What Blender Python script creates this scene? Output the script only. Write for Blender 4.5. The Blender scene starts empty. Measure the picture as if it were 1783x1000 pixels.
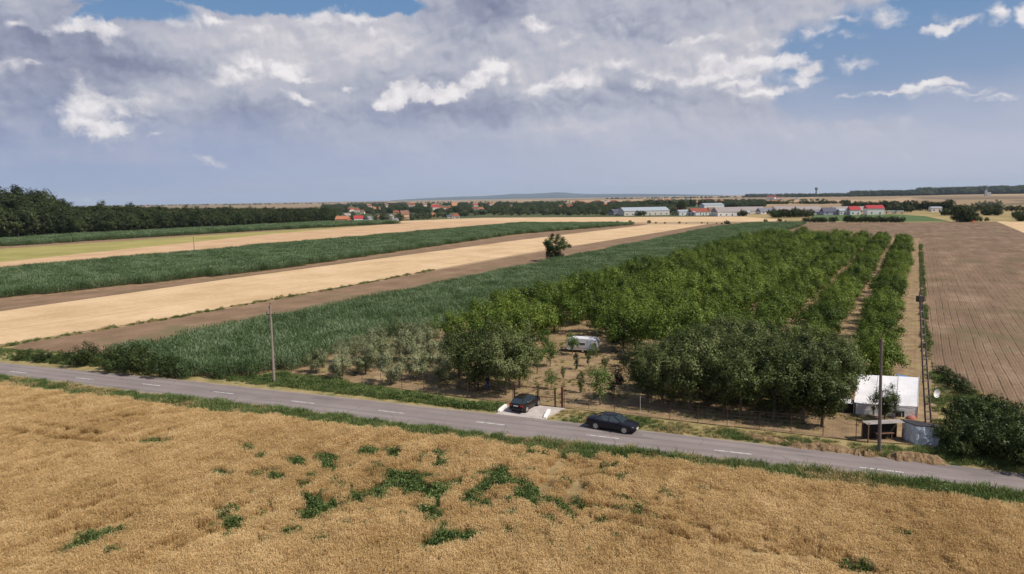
import bpy, bmesh, math, random
import numpy as np
from mathutils import Vector, Matrix, Euler
random.seed(7); RNG = np.random.default_rng(7)
S = bpy.context.scene; COL = S.collection
# ------------------------------------------------------------------ camera
F, CH = 1189.0, 22.0                       # focal length in photo pixels, camera height in metres
PITCH, ROLL = math.radians(7.4), math.radians(0.93)
fw = np.array([0, math.cos(PITCH), -math.sin(PITCH)])
r0 = np.array([1., 0, 0]); u0 = np.cross(r0, fw)
rt = math.cos(ROLL)*r0 - math.sin(ROLL)*u0
up = math.cos(ROLL)*u0 + math.sin(ROLL)*r0
cd = bpy.data.cameras.new('camera'); cam = bpy.data.objects.new('camera', cd); COL.objects.link(cam)
cd.sensor_width = 36.0; cd.lens = F/1783*36.0; cd.clip_start = 0.5; cd.clip_end = 120000
cam.matrix_world = Matrix(((rt[0], up[0], -fw[0], 0), (rt[1], up[1], -fw[1], 0), (rt[2], up[2], -fw[2], CH), (0, 0, 0, 1)))
S.camera = cam
# ------------------------------------------------------------------ exposure
S.view_settings.view_transform = 'Standard'; S.view_settings.look = 'None'
S.view_settings.exposure = -0.04; S.view_settings.gamma = 1.0; S.view_settings.use_curve_mapping = False
S.cycles.max_bounces = 6; S.cycles.diffuse_bounces = 3; S.cycles.glossy_bounces = 2
S.cycles.transmission_bounces = 3; S.cycles.transparent_max_bounces = 8; S.cycles.volume_bounces = 0
S.cycles.use_denoising = True
SUN_ELEV = 50.0
sd = Vector((0.88, -0.47)).normalized()     # horizontal direction towards the sun
# ------------------------------------------------------------------ node helper
class NT:
    def __init__(s, tree): s.t = tree; s.n = tree.nodes; s.l = tree.links
    def __call__(s, kind, ins=None, out=0, **props):
        nd = s.n.new(kind)
        for k, v in props.items(): setattr(nd, k, v)
        for k, v in (ins or {}).items():
            sock = nd.inputs[k]
            if isinstance(v, bpy.types.NodeSocket): s.l.new(v, sock)
            else: sock.default_value = v
        return nd.outputs[out] if out is not None else nd
    def m(s, op, a, b=0.0, c=0.0, clamp=False):
        return s('ShaderNodeMath', {0: a, 1: b, 2: c}, operation=op, use_clamp=clamp)
    def v(s, op, a, b=(0, 0, 0), out=0): return s('ShaderNodeVectorMath', {0: a, 1: b}, operation=op, out=out)
    def mix(s, f, a, b, blend='MIX'):
        nd = s.n.new('ShaderNodeMix'); nd.data_type = 'RGBA'; nd.blend_type = blend; nd.clamp_factor = True
        for i, v in ((0, f), (6, a), (7, b)):
            if isinstance(v, bpy.types.NodeSocket): s.l.new(v, nd.inputs[i])
            else: nd.inputs[i].default_value = v if i == 0 else (*v[:3], 1)
        return nd.outputs[2]
    def mr(s, x, a, b, c=0.0, d=1.0, smooth=True):
        return s('ShaderNodeMapRange', {0: x, 1: a, 2: b, 3: c, 4: d}, interpolation_type='SMOOTHSTEP' if smooth else 'LINEAR', clamp=True)
    def noise(s, vec, scale, detail=4.0, rough=0.55, dist=0.0, out=0):
        return s('ShaderNodeTexNoise', {'Vector': vec, 'Scale': scale, 'Detail': detail, 'Roughness': rough, 'Distortion': dist}, out=out)
    def ramp(s, f, stops):
        nd = s.n.new('ShaderNodeValToRGB'); cr = nd.color_ramp
        while len(cr.elements) < len(stops): cr.elements.new(0.5)
        for e, (p, c) in zip(cr.elements, stops): e.position = p; e.color = (*c, 1)
        s.l.new(f, nd.inputs[0]); return nd.outputs[0]
# ------------------------------------------------------------------ pixel <-> world
def ray(x, y): return fw + (x-891.5)/F*rt - (y-500)/F*up
def at(x, y, z=0.0):
    d = ray(x, y); t = (z-CH)/d[2]; return Vector((d[0]*t, d[1]*t, z))
def a2(x, y, z=0.0): p = at(x, y, z); return (p.x, p.y)
def dist_at(x, y): p = at(x, y); return math.hypot(p.x, p.y)
# ------------------------------------------------------------------ world: sky with clouds laid out by direction
W = bpy.data.worlds.new('World'); S.world = W; W.use_nodes = True
W.node_tree.nodes.clear(); n = NT(W.node_tree)
SKY = 0.10
sky = n('ShaderNodeTexSky', sky_type='NISHITA', sun_disc=False, sun_elevation=math.radians(SUN_ELEV),
        sun_rotation=math.atan2(sd.x, sd.y), air_density=1.0, dust_density=0.6, ozone_density=1.6)
gen = n('ShaderNodeTexCoord')
sep = n('ShaderNodeSeparateXYZ', {0: gen}, out=None)
az = n.m('MULTIPLY', n.m('ARCTAN2', sep.outputs[0], sep.outputs[1]), 10.0)     # tenths of a radian
el = n.m('MULTIPLY', n.m('ARCSINE', sep.outputs[2]), 10.0)
P0 = n('ShaderNodeCombineXYZ', {0: az, 1: el, 2: 0.0})
def skc(x, y):
    d = ray(x, y); d = d/np.linalg.norm(d)
    return (10*math.atan2(d[0], d[1]), 10*math.asin(d[2]))
K = 10.0/F                                  # one photo pixel in these units
w1 = n.noise(P0, 0.8, 5, 0.6, out=1); w2 = n.noise(P0, 3.0, 6, 0.62, out=1)
wv = n('ShaderNodeVectorMath', {0: n.v('SUBTRACT', w1, (.5, .5, .5)), 'Scale': 0.7}, operation='SCALE')
wf = n('ShaderNodeVectorMath', {0: n.v('SUBTRACT', w2, (.5, .5, .5)), 'Scale': 0.30}, operation='SCALE')
P1 = n.v('ADD', n.v('ADD', P0, wv), wf)     # billow-warped direction
P2 = n.v('ADD', P0, wf)
def blob(vec, x, y, rx, ry, ang=0.0, amp=1.0):
    cx, cy = skc(x, y)
    mp = n('ShaderNodeMapping', {'Vector': vec, 'Location': (cx, cy, 0), 'Rotation': (0, 0, math.radians(ang)),
                                 'Scale': (rx*K, ry*K, 1)}, vector_type='TEXTURE')
    g = n('ShaderNodeTexGradient', {0: mp}, gradient_type='SPHERICAL', out=1)
    return n.m('MULTIPLY', g, amp) if amp != 1.0 else g
def blobs(vec, lst, op='MAXIMUM'):
    r = None
    for b in lst:
        g = blob(vec, *b); r = g if r is None else n.m(op, r, g)
    return r
cn = n.noise(n.v('MULTIPLY', P2, (1, 1.5, 1)), 0.70, 7, 0.46)
cn2 = n.noise(n.v('ADD', n.v('MULTIPLY', P2, (1, 1.5, 1)), (.10, .16, 0)), 0.70, 7, 0.46)    # the same billows a little towards the sun
fine = n.noise(n.v('MULTIPLY', P0, (1, 1.5, 1)), 3.2, 7, 0.5)
fine2 = n.noise(n.v('ADD', n.v('MULTIPLY', P0, (1, 1.5, 1)), (.04, .08, 0)), 3.2, 7, 0.5)
def bil(off, sc, det=3.0):
    q_ = n.noise(n.v('ADD', n.v('MULTIPLY', P2, (1, 1.35, 1)), off), sc, det, .5)
    return n.m('SUBTRACT', .62, n.m('MULTIPLY', n.m('ABSOLUTE', n.m('SUBTRACT', q_, .5)), 3.2))      # rounded billows with creases between
b1, b1o = bil((3, 5, 0), 1.7, 4), bil((3.05, 5.09, 0), 1.7, 4)
puff = n.m('MULTIPLY', n.m('SUBTRACT', b1o, b1), .75)
rel = n.m('ADD', n.m('ADD', n.m('MULTIPLY', n.m('SUBTRACT', cn, cn2), 1.6), puff), n.m('MULTIPLY', n.m('SUBTRACT', fine, fine2), .35))
# blue sky behind
blue = n.mix(n.mr(el, 0.0, 3.0), (.36, .42, .57), (.135, .275, .50))
# the blue gaps in the cloud deck
gaps = blobs(P2, [(1640, 90, 300, 110, 0, 1.5), (1520, 165, 200, 60, 0, 1.2), (1783, 130, 250, 110, 0, 1.4), (470, -8, 250, 38, 0, 1.5),
                  (640, 4, 130, 32, 0, 1.3), (165, 28, 60, 18, 20, 1.0), (250, 15, 120, 26, 0, 0.9), (1330, 140, 120, 25, 0, .5)])
deckm = n.mr(n.m('SUBTRACT', n.m('ADD', n.m('MULTIPLY', cn, 0.9), 0.12), gaps), 0.08, 0.34)
# mid-tone of the deck: dark undersides, paler parts
dark = blobs(P1, [(60, 60, 230, 70, 0, .8), (250, 110, 240, 40, 5, .8), (860, 15, 180, 45, 0, .8), (1110, 50, 130, 40, 0, .7),
                  (600, 45, 130, 30, 0, .3), (60, 190, 210, 90, 0, .6), (820, 200, 330, 36, 0, .7), (1150, 165, 200, 26, 0, .5),
                  (500, 130, 300, 60, 0, .2), (420, 190, 160, 40, 0, .4), (40, 240, 220, 60, 0, .5), (1350, 200, 300, 40, 0, .3)])
pale = blobs(P1, [(560, 40, 170, 50, -8, .7), (640, 95, 120, 60, 0, .7), (1050, 95, 300, 60, 0, .6), (1300, 50, 230, 40, 0, .5), (950, 30, 90, 50, 0, .7),
                  (470, 100, 200, 60, 0, .7), (240, 60, 120, 40, 0, .7), (560, 80, 220, 60, 0, .6), (1150, 140, 350, 60, 0, .4), (1100, 215, 380, 32, 0, .7), (930, 225, 150, 18, 0, .5),
                  (340, 280, 120, 45, 0, .7), (60, 265, 160, 28, 0, .45), (1350, 225, 500, 30, 0, .25), (1640, 180, 260, 26, 0, .7)], 'ADD')
tone = n.m('ADD', n.m('ADD', n.m('MULTIPLY', n.m('SUBTRACT', cn, .5), .8), 0.56), n.m('MULTIPLY', rel, .50))
tone = n.m('ADD', tone, n.m('SUBTRACT', n.m('MULTIPLY', pale, 0.34), n.m('MULTIPLY', dark, 0.62)))
deck = n.ramp(tone, [(0.0, (.22, .24, .35)), (0.28, (.33, .35, .46)), (0.55, (.47, .485, .57)), (0.80, (.58, .57, .63)), (1.0, (.72, .69, .72))])
# smooth rain-grey veil towards the horizon
veil = n.mr(n.m('ADD', el, n.m('MULTIPLY', n.m('SUBTRACT', cn, .5), 0.9)), 1.55, 0.40, 0.0, 0.90)
vx = n.mr(az, -6.5, 5.0)
streak = n.noise(n.v('MULTIPLY', P0, (0.5, 3.2, 1)), 0.9, 5, 0.55)
veilc = n.mix(vx, (.245, .315, .53), (.54, .545, .65))
veilc = n.mix(n.mr(el, 1.4, 0.1, 0.0, .40), veilc, (.46, .54, .72))
veilc = n.mix(n.m('MULTIPLY', n.mr(streak, .45, .75), .28), veilc, (.52, .50, .58))
cl = n.mix(deckm, blue, deck)
cl = n.mix(veil, cl, veilc)
# sunlit cumulus heads
wh = [(155, 185, 52, 44, 0, 1.15), (235, 185, 80, 40, 0, .5), (200, 235, 90, 24, 0, .45), (190, 215, 42, 25, 0, 1.2), (165, 215, 45, 22, 0, 1.0), (215, 190, 26, 16, 0, .8), (275, 237, 34, 12, 0, .65),
      (860, 115, 34, 30, 10, 1.6), (830, 140, 44, 26, 20, 1.6), (785, 165, 60, 22, 14, 1.6), (690, 170, 46, 24, 10, 1.6), (735, 172, 45, 14, 8, 1.4), (668, 180, 24, 13, 0, 1.5), (875, 140, 18, 24, 0, 1.2),
      (440, 120, 60, 28, -5, .8), (500, 130, 58, 28, -10, 1.1), (400, 130, 40, 28, 0, .8), (515, 180, 66, 12, -12, .7), (605, 160, 20, 8, 0, .9), (150, 55, 66, 19, 0, 1.1),
      (1010, 135, 60, 26, 5, 1.1), (950, 150, 70, 20, 8, 1.1), (1300, 120, 90, 30, 0, 1.0), (1370, 115, 46, 24, 0, 1.2), (1410, 128, 30, 18, 10, 1.2), (1250, 115, 60, 24, 0, .8), (1120, 150, 60, 18, 0, .8), (1330, 165, 90, 12, 0, .8),
      (1630, 158, 62, 11, 0, 1.1), (1560, 170, 90, 9, 0, .8), (1700, 164, 50, 8, 0, .7), (1495, 118, 44, 16, 0, .6), (1460, 75, 70, 20, 0, .45), (1560, 30, 90, 22, 0, .5), (1640, 172, 130, 14, 0, .6), (1750, 172, 80, 10, 0, .5), (1735, 15, 26, 28, 0, 1.0), (1655, 40, 50, 12, 12, .9), (1470, 40, 36, 10, 0, .6), (1783, 20, 20, 30, 0, .9),
      (40, 40, 24, 12, 0, .7), (10, 110, 50, 18, 0, .6), (330, 30, 60, 24, 0, .6), (620, 30, 80, 20, -6, .9), (370, 30, 60, 13, 0, .8), (1230, 70, 70, 18, 0, .8), (1150, 128, 90, 22, 0, .75), (1080, 118, 60, 20, 0, .7), (1200, 135, 60, 20, 0, .9), (1400, 145, 50, 14, 0, .9), (1280, 150, 80, 14, 0, .8), (560, 35, 60, 22, -6, .8), (660, 60, 50, 20, 0, .7), (700, 85, 30, 14, 0, .6), (600, 60, 90, 26, 0, .5), (480, 55, 70, 22, 0, .5), (1060, 35, 70, 20, 0, .5), (930, 45, 50, 18, 0, .7), (1420, 60, 60, 16, 0, .6), (1340, 75, 70, 14, 0, .6), (350, 275, 50, 14, 0, .42), (60, 120, 60, 12, 0, .5), (1180, 65, 40, 10, 0, .6), (990, 60, 60, 18, 0, .5)]
wb = blobs(P1, wh)
wm = n.mr(n.m('ADD', n.m('ADD', wb, n.m('MULTIPLY', n.m('SUBTRACT', .40, b1), .5)), n.m('MULTIPLY', n.m('SUBTRACT', fine, .5), .65)), 0.16, 0.72)
wt = n.m('ADD', n.m('ADD', n.m('MULTIPLY', rel, .9), 0.46), n.m('MULTIPLY', n.m('SUBTRACT', wb, .3), .42))
wcol = n.ramp(wt, [(0.0, (.46, .47, .56)), (0.45, (.68, .66, .70)), (0.9, (.95, .91, .91))])
cl = n.mix(n.m('MULTIPLY', wm, .93), cl, wcol)
# outside the part of the sky one sees here the deck simply goes on; below the horizon fall back to the plain sky
cl = n.mix(n.mr(el, -0.05, -0.4), cl, (.33, .38, .50))
scaled = n('ShaderNodeVectorMath', {0: cl, 'Scale': 1.0/SKY}, operation='SCALE')
final = n.mix(n.mr(el, 4.6, 3.1, 0.12, .97), sky, scaled)   # overhead and beyond the deck the plain sky takes over
bg = n('ShaderNodeBackground', {'Color': final, 'Strength': SKY})
n('ShaderNodeOutputWorld', {'Surface': bg}, out=None)
W.cycles.sampling_method = 'MANUAL'; W.cycles.sample_map_resolution = 512
# ------------------------------------------------------------------ sun
sl = bpy.data.lights.new('sun', 'SUN'); sl.energy = 5.0; sl.angle = math.radians(0.5); sl.color = (1.0, .93, .82)
so = bpy.data.objects.new('sun', sl); COL.objects.link(so)
ce = math.cos(math.radians(SUN_ELEV))
so.rotation_euler = Vector((sd.x*ce, sd.y*ce, math.sin(math.radians(SUN_ELEV)))).to_track_quat('Z', 'Y').to_euler()
# ------------------------------------------------------------------ object helpers
def tag(o, label=None, cat=None, group=None, kind=None):
    if label: o['label'] = label
    if cat: o['category'] = cat
    if group: o['group'] = group
    if kind: o['kind'] = kind
    return o
def link(name, me, mat=None, parent=None):
    o = bpy.data.objects.new(name, me); COL.objects.link(o)
    if mat is not None and not me.materials: me.materials.append(mat)
    if parent is not None: o.parent = parent
    return o
def empty(name, loc, rz=0.0, label=None, cat=None, group=None):
    o = bpy.data.objects.new(name, None); COL.objects.link(o)
    o.location = loc; o.rotation_euler = (0, 0, rz); o.empty_display_size = .3
    return tag(o, label, cat, group)
def qmesh(name, V, Fc, mat=None, smooth=False):
    V = np.asarray(V, dtype=np.float32).reshape(-1, 3); Fc = np.asarray(Fc, dtype=np.int32)
    me = bpy.data.meshes.new(name); nf, k = Fc.shape
    me.vertices.add(len(V)); me.vertices.foreach_set('co', V.ravel())
    me.loops.add(nf*k); me.loops.foreach_set('vertex_index', Fc.ravel())
    me.polygons.add(nf); me.polygons.foreach_set('loop_start', np.arange(nf, dtype=np.int32)*k)
    me.polygons.foreach_set('loop_total', np.full(nf, k, dtype=np.int32))
    if smooth: me.polygons.foreach_set('use_smooth', np.ones(nf, dtype=bool))
    me.update(calc_edges=True)
    if mat is not None: me.materials.append(mat)
    return me
class MB:
    """collects shapes for ONE mesh"""
    def __init__(s): s.v = []; s.f = []
    def add(s, vs, fs):
        o = len(s.v); s.v += [tuple(v) for v in vs]; s.f += [tuple(i+o for i in f) for f in fs]; return s
    def box(s, c, d, rz=0.0, rx=0.0, ry=0.0):
        M = Euler((rx, ry, rz)).to_matrix(); c = Vector(c)
        vs = [c + M @ Vector((x*d[0]/2, y*d[1]/2, z*d[2]/2)) for x in (-1, 1) for y in (-1, 1) for z in (-1, 1)]
        return s.add(vs, [(0, 1, 3, 2), (4, 6, 7, 5), (0, 4, 5, 1), (2, 3, 7, 6), (0, 2, 6, 4), (1, 5, 7, 3)])
    def tube(s, pts, rad, k=8, cap=True):
        pts = [Vector(p) for p in pts]; rad = rad if hasattr(rad, '__len__') else [rad]*len(pts); o = len(s.v)
        for i, p in enumerate(pts):
            d = (pts[min(i+1, len(pts)-1)] - pts[max(i-1, 0)]).normalized()
            a = d.cross(Vector((0, 0, 1)) if abs(d.z) < .9 else Vector((1, 0, 0))).normalized(); b = d.cross(a)
            for j in range(k):
                t = 2*math.pi*j/k; s.v.append(tuple(p + (a*math.cos(t) + b*math.sin(t))*rad[i]))
        for i in range(len(pts)-1):
            for j in range(k):
                s.f.append((o+i*k+j, o+i*k+(j+1) % k, o+(i+1)*k+(j+1) % k, o+(i+1)*k+j))
        if cap: s.f.append(tuple(o+j for j in range(k))[::-1]); s.f.append(tuple(o+(len(pts)-1)*k+j for j in range(k)))
        return s
    def prism(s, poly, y0, y1):      # polygon in x,z extruded along y
        m = len(poly)
        s.add([(x, y0, z) for x, z in poly] + [(x, y1, z) for x, z in poly],
              [tuple(range(m)), tuple(range(2*m-1, m-1, -1))] + [(i, i+m, (i+1) % m+m, (i+1) % m) for i in range(m)])
        return s
    def mesh(s, name, mat=None, smooth=False, bevel=0.0):
        bm = bmesh.new(); vs = [bm.verts.new(v) for v in s.v]
        for f in s.f:
            try: bm.faces.new([vs[i] for i in f])
            except ValueError: pass
        bmesh.ops.recalc_face_normals(bm, faces=bm.faces)
        if bevel: bmesh.ops.bevel(bm, geom=[e for e in bm.edges if e.calc_face_angle(0) > .6], offset=bevel, segments=2, affect='EDGES')
        me = bpy.data.meshes.new(name); bm.to_mesh(me); bm.free()
        if smooth:
            for p in me.polygons: p.use_smooth = True
        if mat: me.materials.append(mat)
        return me
    def obj(s, name, mat, parent=None, **kw): return link(name, s.mesh(name, mat, **kw), None, parent)
# ------------------------------------------------------------------ row frame: U runs along the crop rows, N across them (to the right)
p, q = at(1605, 640), at(1600, 420)
U = (Vector((q.x-p.x, q.y-p.y))).normalized(); N2 = Vector((U.y, -U.x)); W0 = p.x*N2.x + p.y*N2.y
def tw(t, w): return (U.x*t + N2.x*(w+W0), U.y*t + N2.y*(w+W0))
def totw(x, y): return (x*U.x + y*U.y, x*N2.x + y*N2.y - W0)
R2 = None
# ------------------------------------------------------------------ materials
def mat(name, rough=0.8, spec=0.3):
    m = bpy.data.materials.new(name); m.use_nodes = True; m.node_tree.nodes.clear(); n = NT(m.node_tree)
    b = n('ShaderNodeBsdfPrincipled', out=None); b.inputs['Roughness'].default_value = rough
    b.inputs['Specular IOR Level'].default_value = spec
    n('ShaderNodeOutputMaterial', {0: b.outputs[0]}, out=None)
    n.b = b; return m, n
def pos(n): return n('ShaderNodeNewGeometry')
def col(n, sock): n.l.new(sock, n.b.inputs['Base Color'])
def bump(n, h, strength=.5, dist=.1):
    o = n('ShaderNodeBump', {'Height': h, 'Strength': strength, 'Distance': dist}); n.l.new(o, n.b.inputs['Normal'])
def simple(name, c, rough=.6, metal=0.0, spec=.5, vary=.12, scale=3.0):
    m, n = mat(name, rough, spec); n.b.inputs['Metallic'].default_value = metal
    oc = n('ShaderNodeTexCoord', out=3)
    k = n.noise(oc, scale, 5, .6)
    col(n, n.mix(k, tuple(x*(1-vary*1.6) for x in c), tuple(min(1, x*(1+vary*1.4)) for x in c))); return m
def leafmat(name, c1, c2, c3=None, trans=.28, scale=.35, rnd=.5, gloss=.45):
    m, n = mat(name, gloss, .18); P = pos(n)
    k = n.noise(P, scale, 3, .6); k2 = n.noise(P, scale*7, 2, .6)
    r = n('ShaderNodeObjectInfo', out=5); ir = n('ShaderNodeNewGeometry', out=8)
    f = n.m('ADD', n.m('MULTIPLY', k, 1.3), n.m('MULTIPLY', n.m('SUBTRACT', r, .5), rnd))
    f = n.m('ADD', f, n.m('MULTIPLY', n.m('SUBTRACT', k2, .5), .8))
    f = n.m('ADD', f, n.m('MULTIPLY', n.m('SUBTRACT', ir, .5), .5))
    c = n.ramp(f, [(.25, c1), (.62, c2), (1.0, c3 or c2)]); col(n, c)
    tc = n.mix(.5, c, (.30, .36, .03), 'MIX')
    tr = n('ShaderNodeBsdfTranslucent', {'Color': n.mix(.75, tc, c)})
    ms = n('ShaderNodeMixShader', {0: trans, 1: n.b.outputs[0], 2: tr})
    o = [x for x in n.n if x.type == 'OUTPUT_MATERIAL'][0]; n.l.new(ms, o.inputs[0]); return m
def rowcoords(n, P):
    w = n('ShaderNodeVectorMath', {0: P, 1: (N2.x, N2.y, 0)}, operation='DOT_PRODUCT', out=1)
    t = n('ShaderNodeVectorMath', {0: P, 1: (U.x, U.y, 0)}, operation='DOT_PRODUCT', out=1)
    return t, w
M = {}
# far country: a patchwork of stubble, ripe grain, green crops and bare soil
m, n = mat('far_fields', .95, .1); P = pos(n); t, w = rowcoords(n, P)
q = n('ShaderNodeCombineXYZ', {0: n.m('MULTIPLY', t, 1/900.), 1: n.m('MULTIPLY', w, 1/240.), 2: 0.0})
vor = n('ShaderNodeTexVoronoi', {'Vector': q, 'Scale': 1.0, 'Randomness': .8}, out=1, distance='CHEBYCHEV')
sel = n('ShaderNodeSeparateXYZ', {0: vor}, out=0)
c = n.ramp(sel, [(0, (.29, .20, .12)), (.22, (.40, .28, .17)), (.40, (.22, .155, .10)), (.55, (.08, .105, .05)), (.66, (.43, .30, .18)), (.80, (.16, .12, .08)), (1, (.34, .24, .145))])
m.node_tree.nodes[-1].color_ramp.interpolation = 'CONSTANT'
col(n, n.mix(n.m('MULTIPLY', n.noise(P, .02, 6, .7), .35), c, (.22, .18, .11))); M['far'] = m
# bare dry earth with a little grass
def earth(name, c1, c2, c3, sc=.5, grass=None, streak=0.0):
    m, n = mat(name, .95, .15); P = pos(n); t, w = rowcoords(n, P)
    k = n.noise(P, sc, 8, .62); k2 = n.noise(P, sc*14, 4, .6)
    f = n.m('ADD', k, n.m('MULTIPLY', n.m('SUBTRACT', k2, .5), .45))
    if streak:
        q = n('ShaderNodeCombineXYZ', {0: n.m('MULTIPLY', t, .02), 1: n.m('MULTIPLY', w, .8), 2: 0.0})
        f = n.m('ADD', f, n.m('MULTIPLY', n.m('SUBTRACT', n.noise(q, 1.0, 5, .65), .5), streak))
    c = n.ramp(f, [(.30, c1), (.52, c2), (.72, c3)])
    if grass: c = n.mix(n.mr(n.noise(P, sc*.6, 7, .7), .52, .66), c, grass)
    col(n, c); bump(n, f, .5, .12); return m
M['dirt'] = earth('dirt', (.16, .10, .065), (.26, .165, .10), (.36, .25, .15), .35, (.16, .14, .055))
M['lane'] = earth('orchard_soil', (.17, .115, .07), (.27, .185, .105), (.36, .265, .15), .5, (.29, .23, .095), .3)
M['verge'] = earth('verge_grass', (.17, .15, .06), (.30, .24, .11), (.40, .30, .16), .6, (.10, .13, .04))
M['fallow'] = earth('fallow_soil', (.165, .105, .065), (.225, .145, .09), (.285, .185, .12), .12, (.17, .135, .07), .5)
M['stubble'] = earth('pale_stubble', (.47, .32, .175), (.57, .40, .235), (.64, .47, .29), .06, None, .7)
M['tan'] = earth('tan_stubble', (.42, .27, .16), (.52, .34, .20), (.58, .40, .25), .05, None, .5)
M['yellow'] = earth('yellow_green_crop', (.24, .22, .07), (.32, .28, .095), (.40, .33, .13), .04, (.25, .24, .08), .4)
M['pasture'] = earth('pasture', (.065, .105, .035), (.085, .13, .045), (.12, .16, .06), .05, None, .3)
M['drygrass'] = earth('dry_pasture', (.23, .18, .08), (.32, .24, .11), (.40, .30, .15), .03, (.16, .16, .06), .2)
M['verge2'] = earth('village_gardens', (.045, .06, .025), (.085, .10, .045), (.17, .15, .08), .012, (.05, .065, .025))
M['straw'] = earth('straw_litter', (.17, .12, .06), (.27, .19, .09), (.36, .26, .135), .7)
# ploughed field with drill rows
m, n = mat('ploughed', .95, .12); P = pos(n); t, w = rowcoords(n, P)
wob = n.m('MULTIPLY', n.m('SUBTRACT', n.noise(P, .05, 3, .5), .5), .55)
wv = n.m('ADD', w, wob)
row = n.m('ABSOLUTE', n.m('SINE', n.m('MULTIPLY', wv, math.pi/1.02)))
line = n.m('MULTIPLY', n.mr(row, .42, .0), n.mr(n.noise(n('ShaderNodeCombineXYZ', {0: n.m('MULTIPLY', t, .10), 1: n.m('MULTIPLY', w, .8), 2: 0.0}), 1.0, 5, .7), .36, .60))
k = n.noise(P, .07, 7, .65); k2 = n.noise(P, 3.0, 4, .65)
bandn = n.noise(n('ShaderNodeCombineXYZ', {0: n.m('MULTIPLY', t, .05), 1: n.m('MULTIPLY', w, .25), 2: 4.0}), 1.0, 5, .65)
f = n.m('ADD', n.m('ADD', n.m('MULTIPLY', k, .5), n.m('MULTIPLY', bandn, .55)), n.m('MULTIPLY', n.m('SUBTRACT', k2, .5), .4))
c = n.ramp(f, [(.36, (.140, .092, .058)), (.54, (.205, .136, .088)), (.70, (.315, .218, .150))])
line = n.m('MAXIMUM', line, n.m('MULTIPLY', n.mr(n.m('ABSOLUTE', n.m('SINE', n.m('MULTIPLY', wv, math.pi/.34))), .5, .0), .28))
c = n.mix(n.m('MULTIPLY', line, .55), c, (.085, .062, .035))
gr = n.m('MULTIPLY', n.mr(n.noise(P, .045, 6, .7), .52, .68), n.mr(k2, .35, .6))
c = n.mix(n.m('MULTIPLY', gr, .65), c, (.10, .115, .045)); col(n, c); bump(n, n.m('SUBTRACT', f, line), .6, .15); M['plough'] = m
# road
m, n = mat('asphalt', .85, .3); P = pos(n)
o_r = at(853, 739); rd = Vector(at(1535, 820) - at(262, 672)).normalized()
al = n('ShaderNodeVectorMath', {0: P, 1: (rd.x, rd.y, 0)}, operation='DOT_PRODUCT', out=1)
ac = n('ShaderNodeVectorMath', {0: P, 1: (-rd.y, rd.x, 0)}, operation='DOT_PRODUCT', out=1)
q = n('ShaderNodeCombineXYZ', {0: n.m('MULTIPLY', al, .03), 1: n.m('MULTIPLY', ac, .9), 2: 0.0})
k = n.noise(q, 1.0, 5, .6); k2 = n.noise(P, 9.0, 5, .7); k3 = n.noise(P, .25, 6, .6)
f = n.m('ADD', n.m('ADD', n.m('MULTIPLY', k, .6), n.m('MULTIPLY', k3, .4)), n.m('MULTIPLY', n.m('SUBTRACT', k2, .5), .35))
c = n.ramp(f, [(.3, (.180, .148, .140)), (.5, (.235, .196, .186)), (.7, (.295, .250, .235))])
ck = n('ShaderNodeTexVoronoi', {'Vector': n.v('ADD', P, n('ShaderNodeVectorMath', {0: n.noise(P, .7, 4, .6, out=1), 'Scale': 1.6}, operation='SCALE')), 'Scale': .16}, feature='DISTANCE_TO_EDGE')
c = n.mix(n.m('MULTIPLY', n.mr(ck, .010, .002), n.mr(k3, .45, .6, 0, .6)), c, (.09, .075, .075))
ac0 = -rd.y*o_r.x + rd.x*o_r.y; lat = n.m('SUBTRACT', ac, ac0); al_ = n.m('ABSOLUTE', lat)
trk_ = n.m('MAXIMUM', n.mr(n.m('ABSOLUTE', n.m('SUBTRACT', al_, .75)), .38, .10), n.mr(n.m('ABSOLUTE', n.m('SUBTRACT', al_, 2.15)), .38, .10))
c = n.mix(n.m('MULTIPLY', n.m('MULTIPLY', trk_, n.mr(k, .30, .65)), .38), c, (.125, .105, .10))
pt = n.noise(n('ShaderNodeCombineXYZ', {0: n.m('MULTIPLY', al, .11), 1: n.m('MULTIPLY', ac, .45), 2: 7.0}), 1.0, 2, .4)
c = n.mix(n.m('MULTIPLY', n.mr(pt, .63, .65), .45), c, (.13, .112, .108))
edge = n.mr(n.m('ADD', al_, n.m('MULTIPLY', n.m('SUBTRACT', k3, .5), 1.6)), 2.35, 3.05)
c = n.mix(n.m('MULTIPLY', edge, .75), c, (.33, .26, .17))
col(n, c); bump(n, k2, .3, .02); M['road'] = m
m, n = mat('road_paint', .7, .3); P = pos(n)
col(n, n.mix(n.mr(n.noise(P, 5.0, 5, .7), .42, .62), (.72, .70, .68), (.30, .26, .26))); M['paint'] = m
M['concrete'] = earth('concrete', (.36, .31, .28), (.46, .40, .37), (.56, .50, .47), .8)
M['wall_white'] = simple('whitewash', (.78, .76, .73), .8)
# ------------------------------------------------------------------ ground and fields
def sheet(name, pts, z, m):
    me = bpy.data.meshes.new(name); me.from_pydata([(x, y, z) for x, y in pts], [], [tuple(range(len(pts)))]); me.update()
    if me.polygons and me.polygons[0].normal.z < 0: me.flip_normals()
    return tag(link(name, me, m), kind='structure')
R = 30000
g = sheet('ground', [(R*math.cos(2*math.pi*i/48), R*math.sin(2*math.pi*i/48)) for i in range(48)], 0, M['far'])
Zs = [0.02]
def zz(): Zs[0] += .006; return Zs[0]
def lift(pts): return [a2(x, y) for x, y in pts]
# the near land: verge earth everywhere around the road
sheet('verge', [a2(-900, 560), (-150, 20), (-60, -40), (60, -40), (160, 0), a2(2700, 900), a2(1783, 700), a2(1000, 600)], zz(), M['verge'])
road_dir = Vector((rd.x, rd.y)); o_ = at(853, 739)
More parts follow.
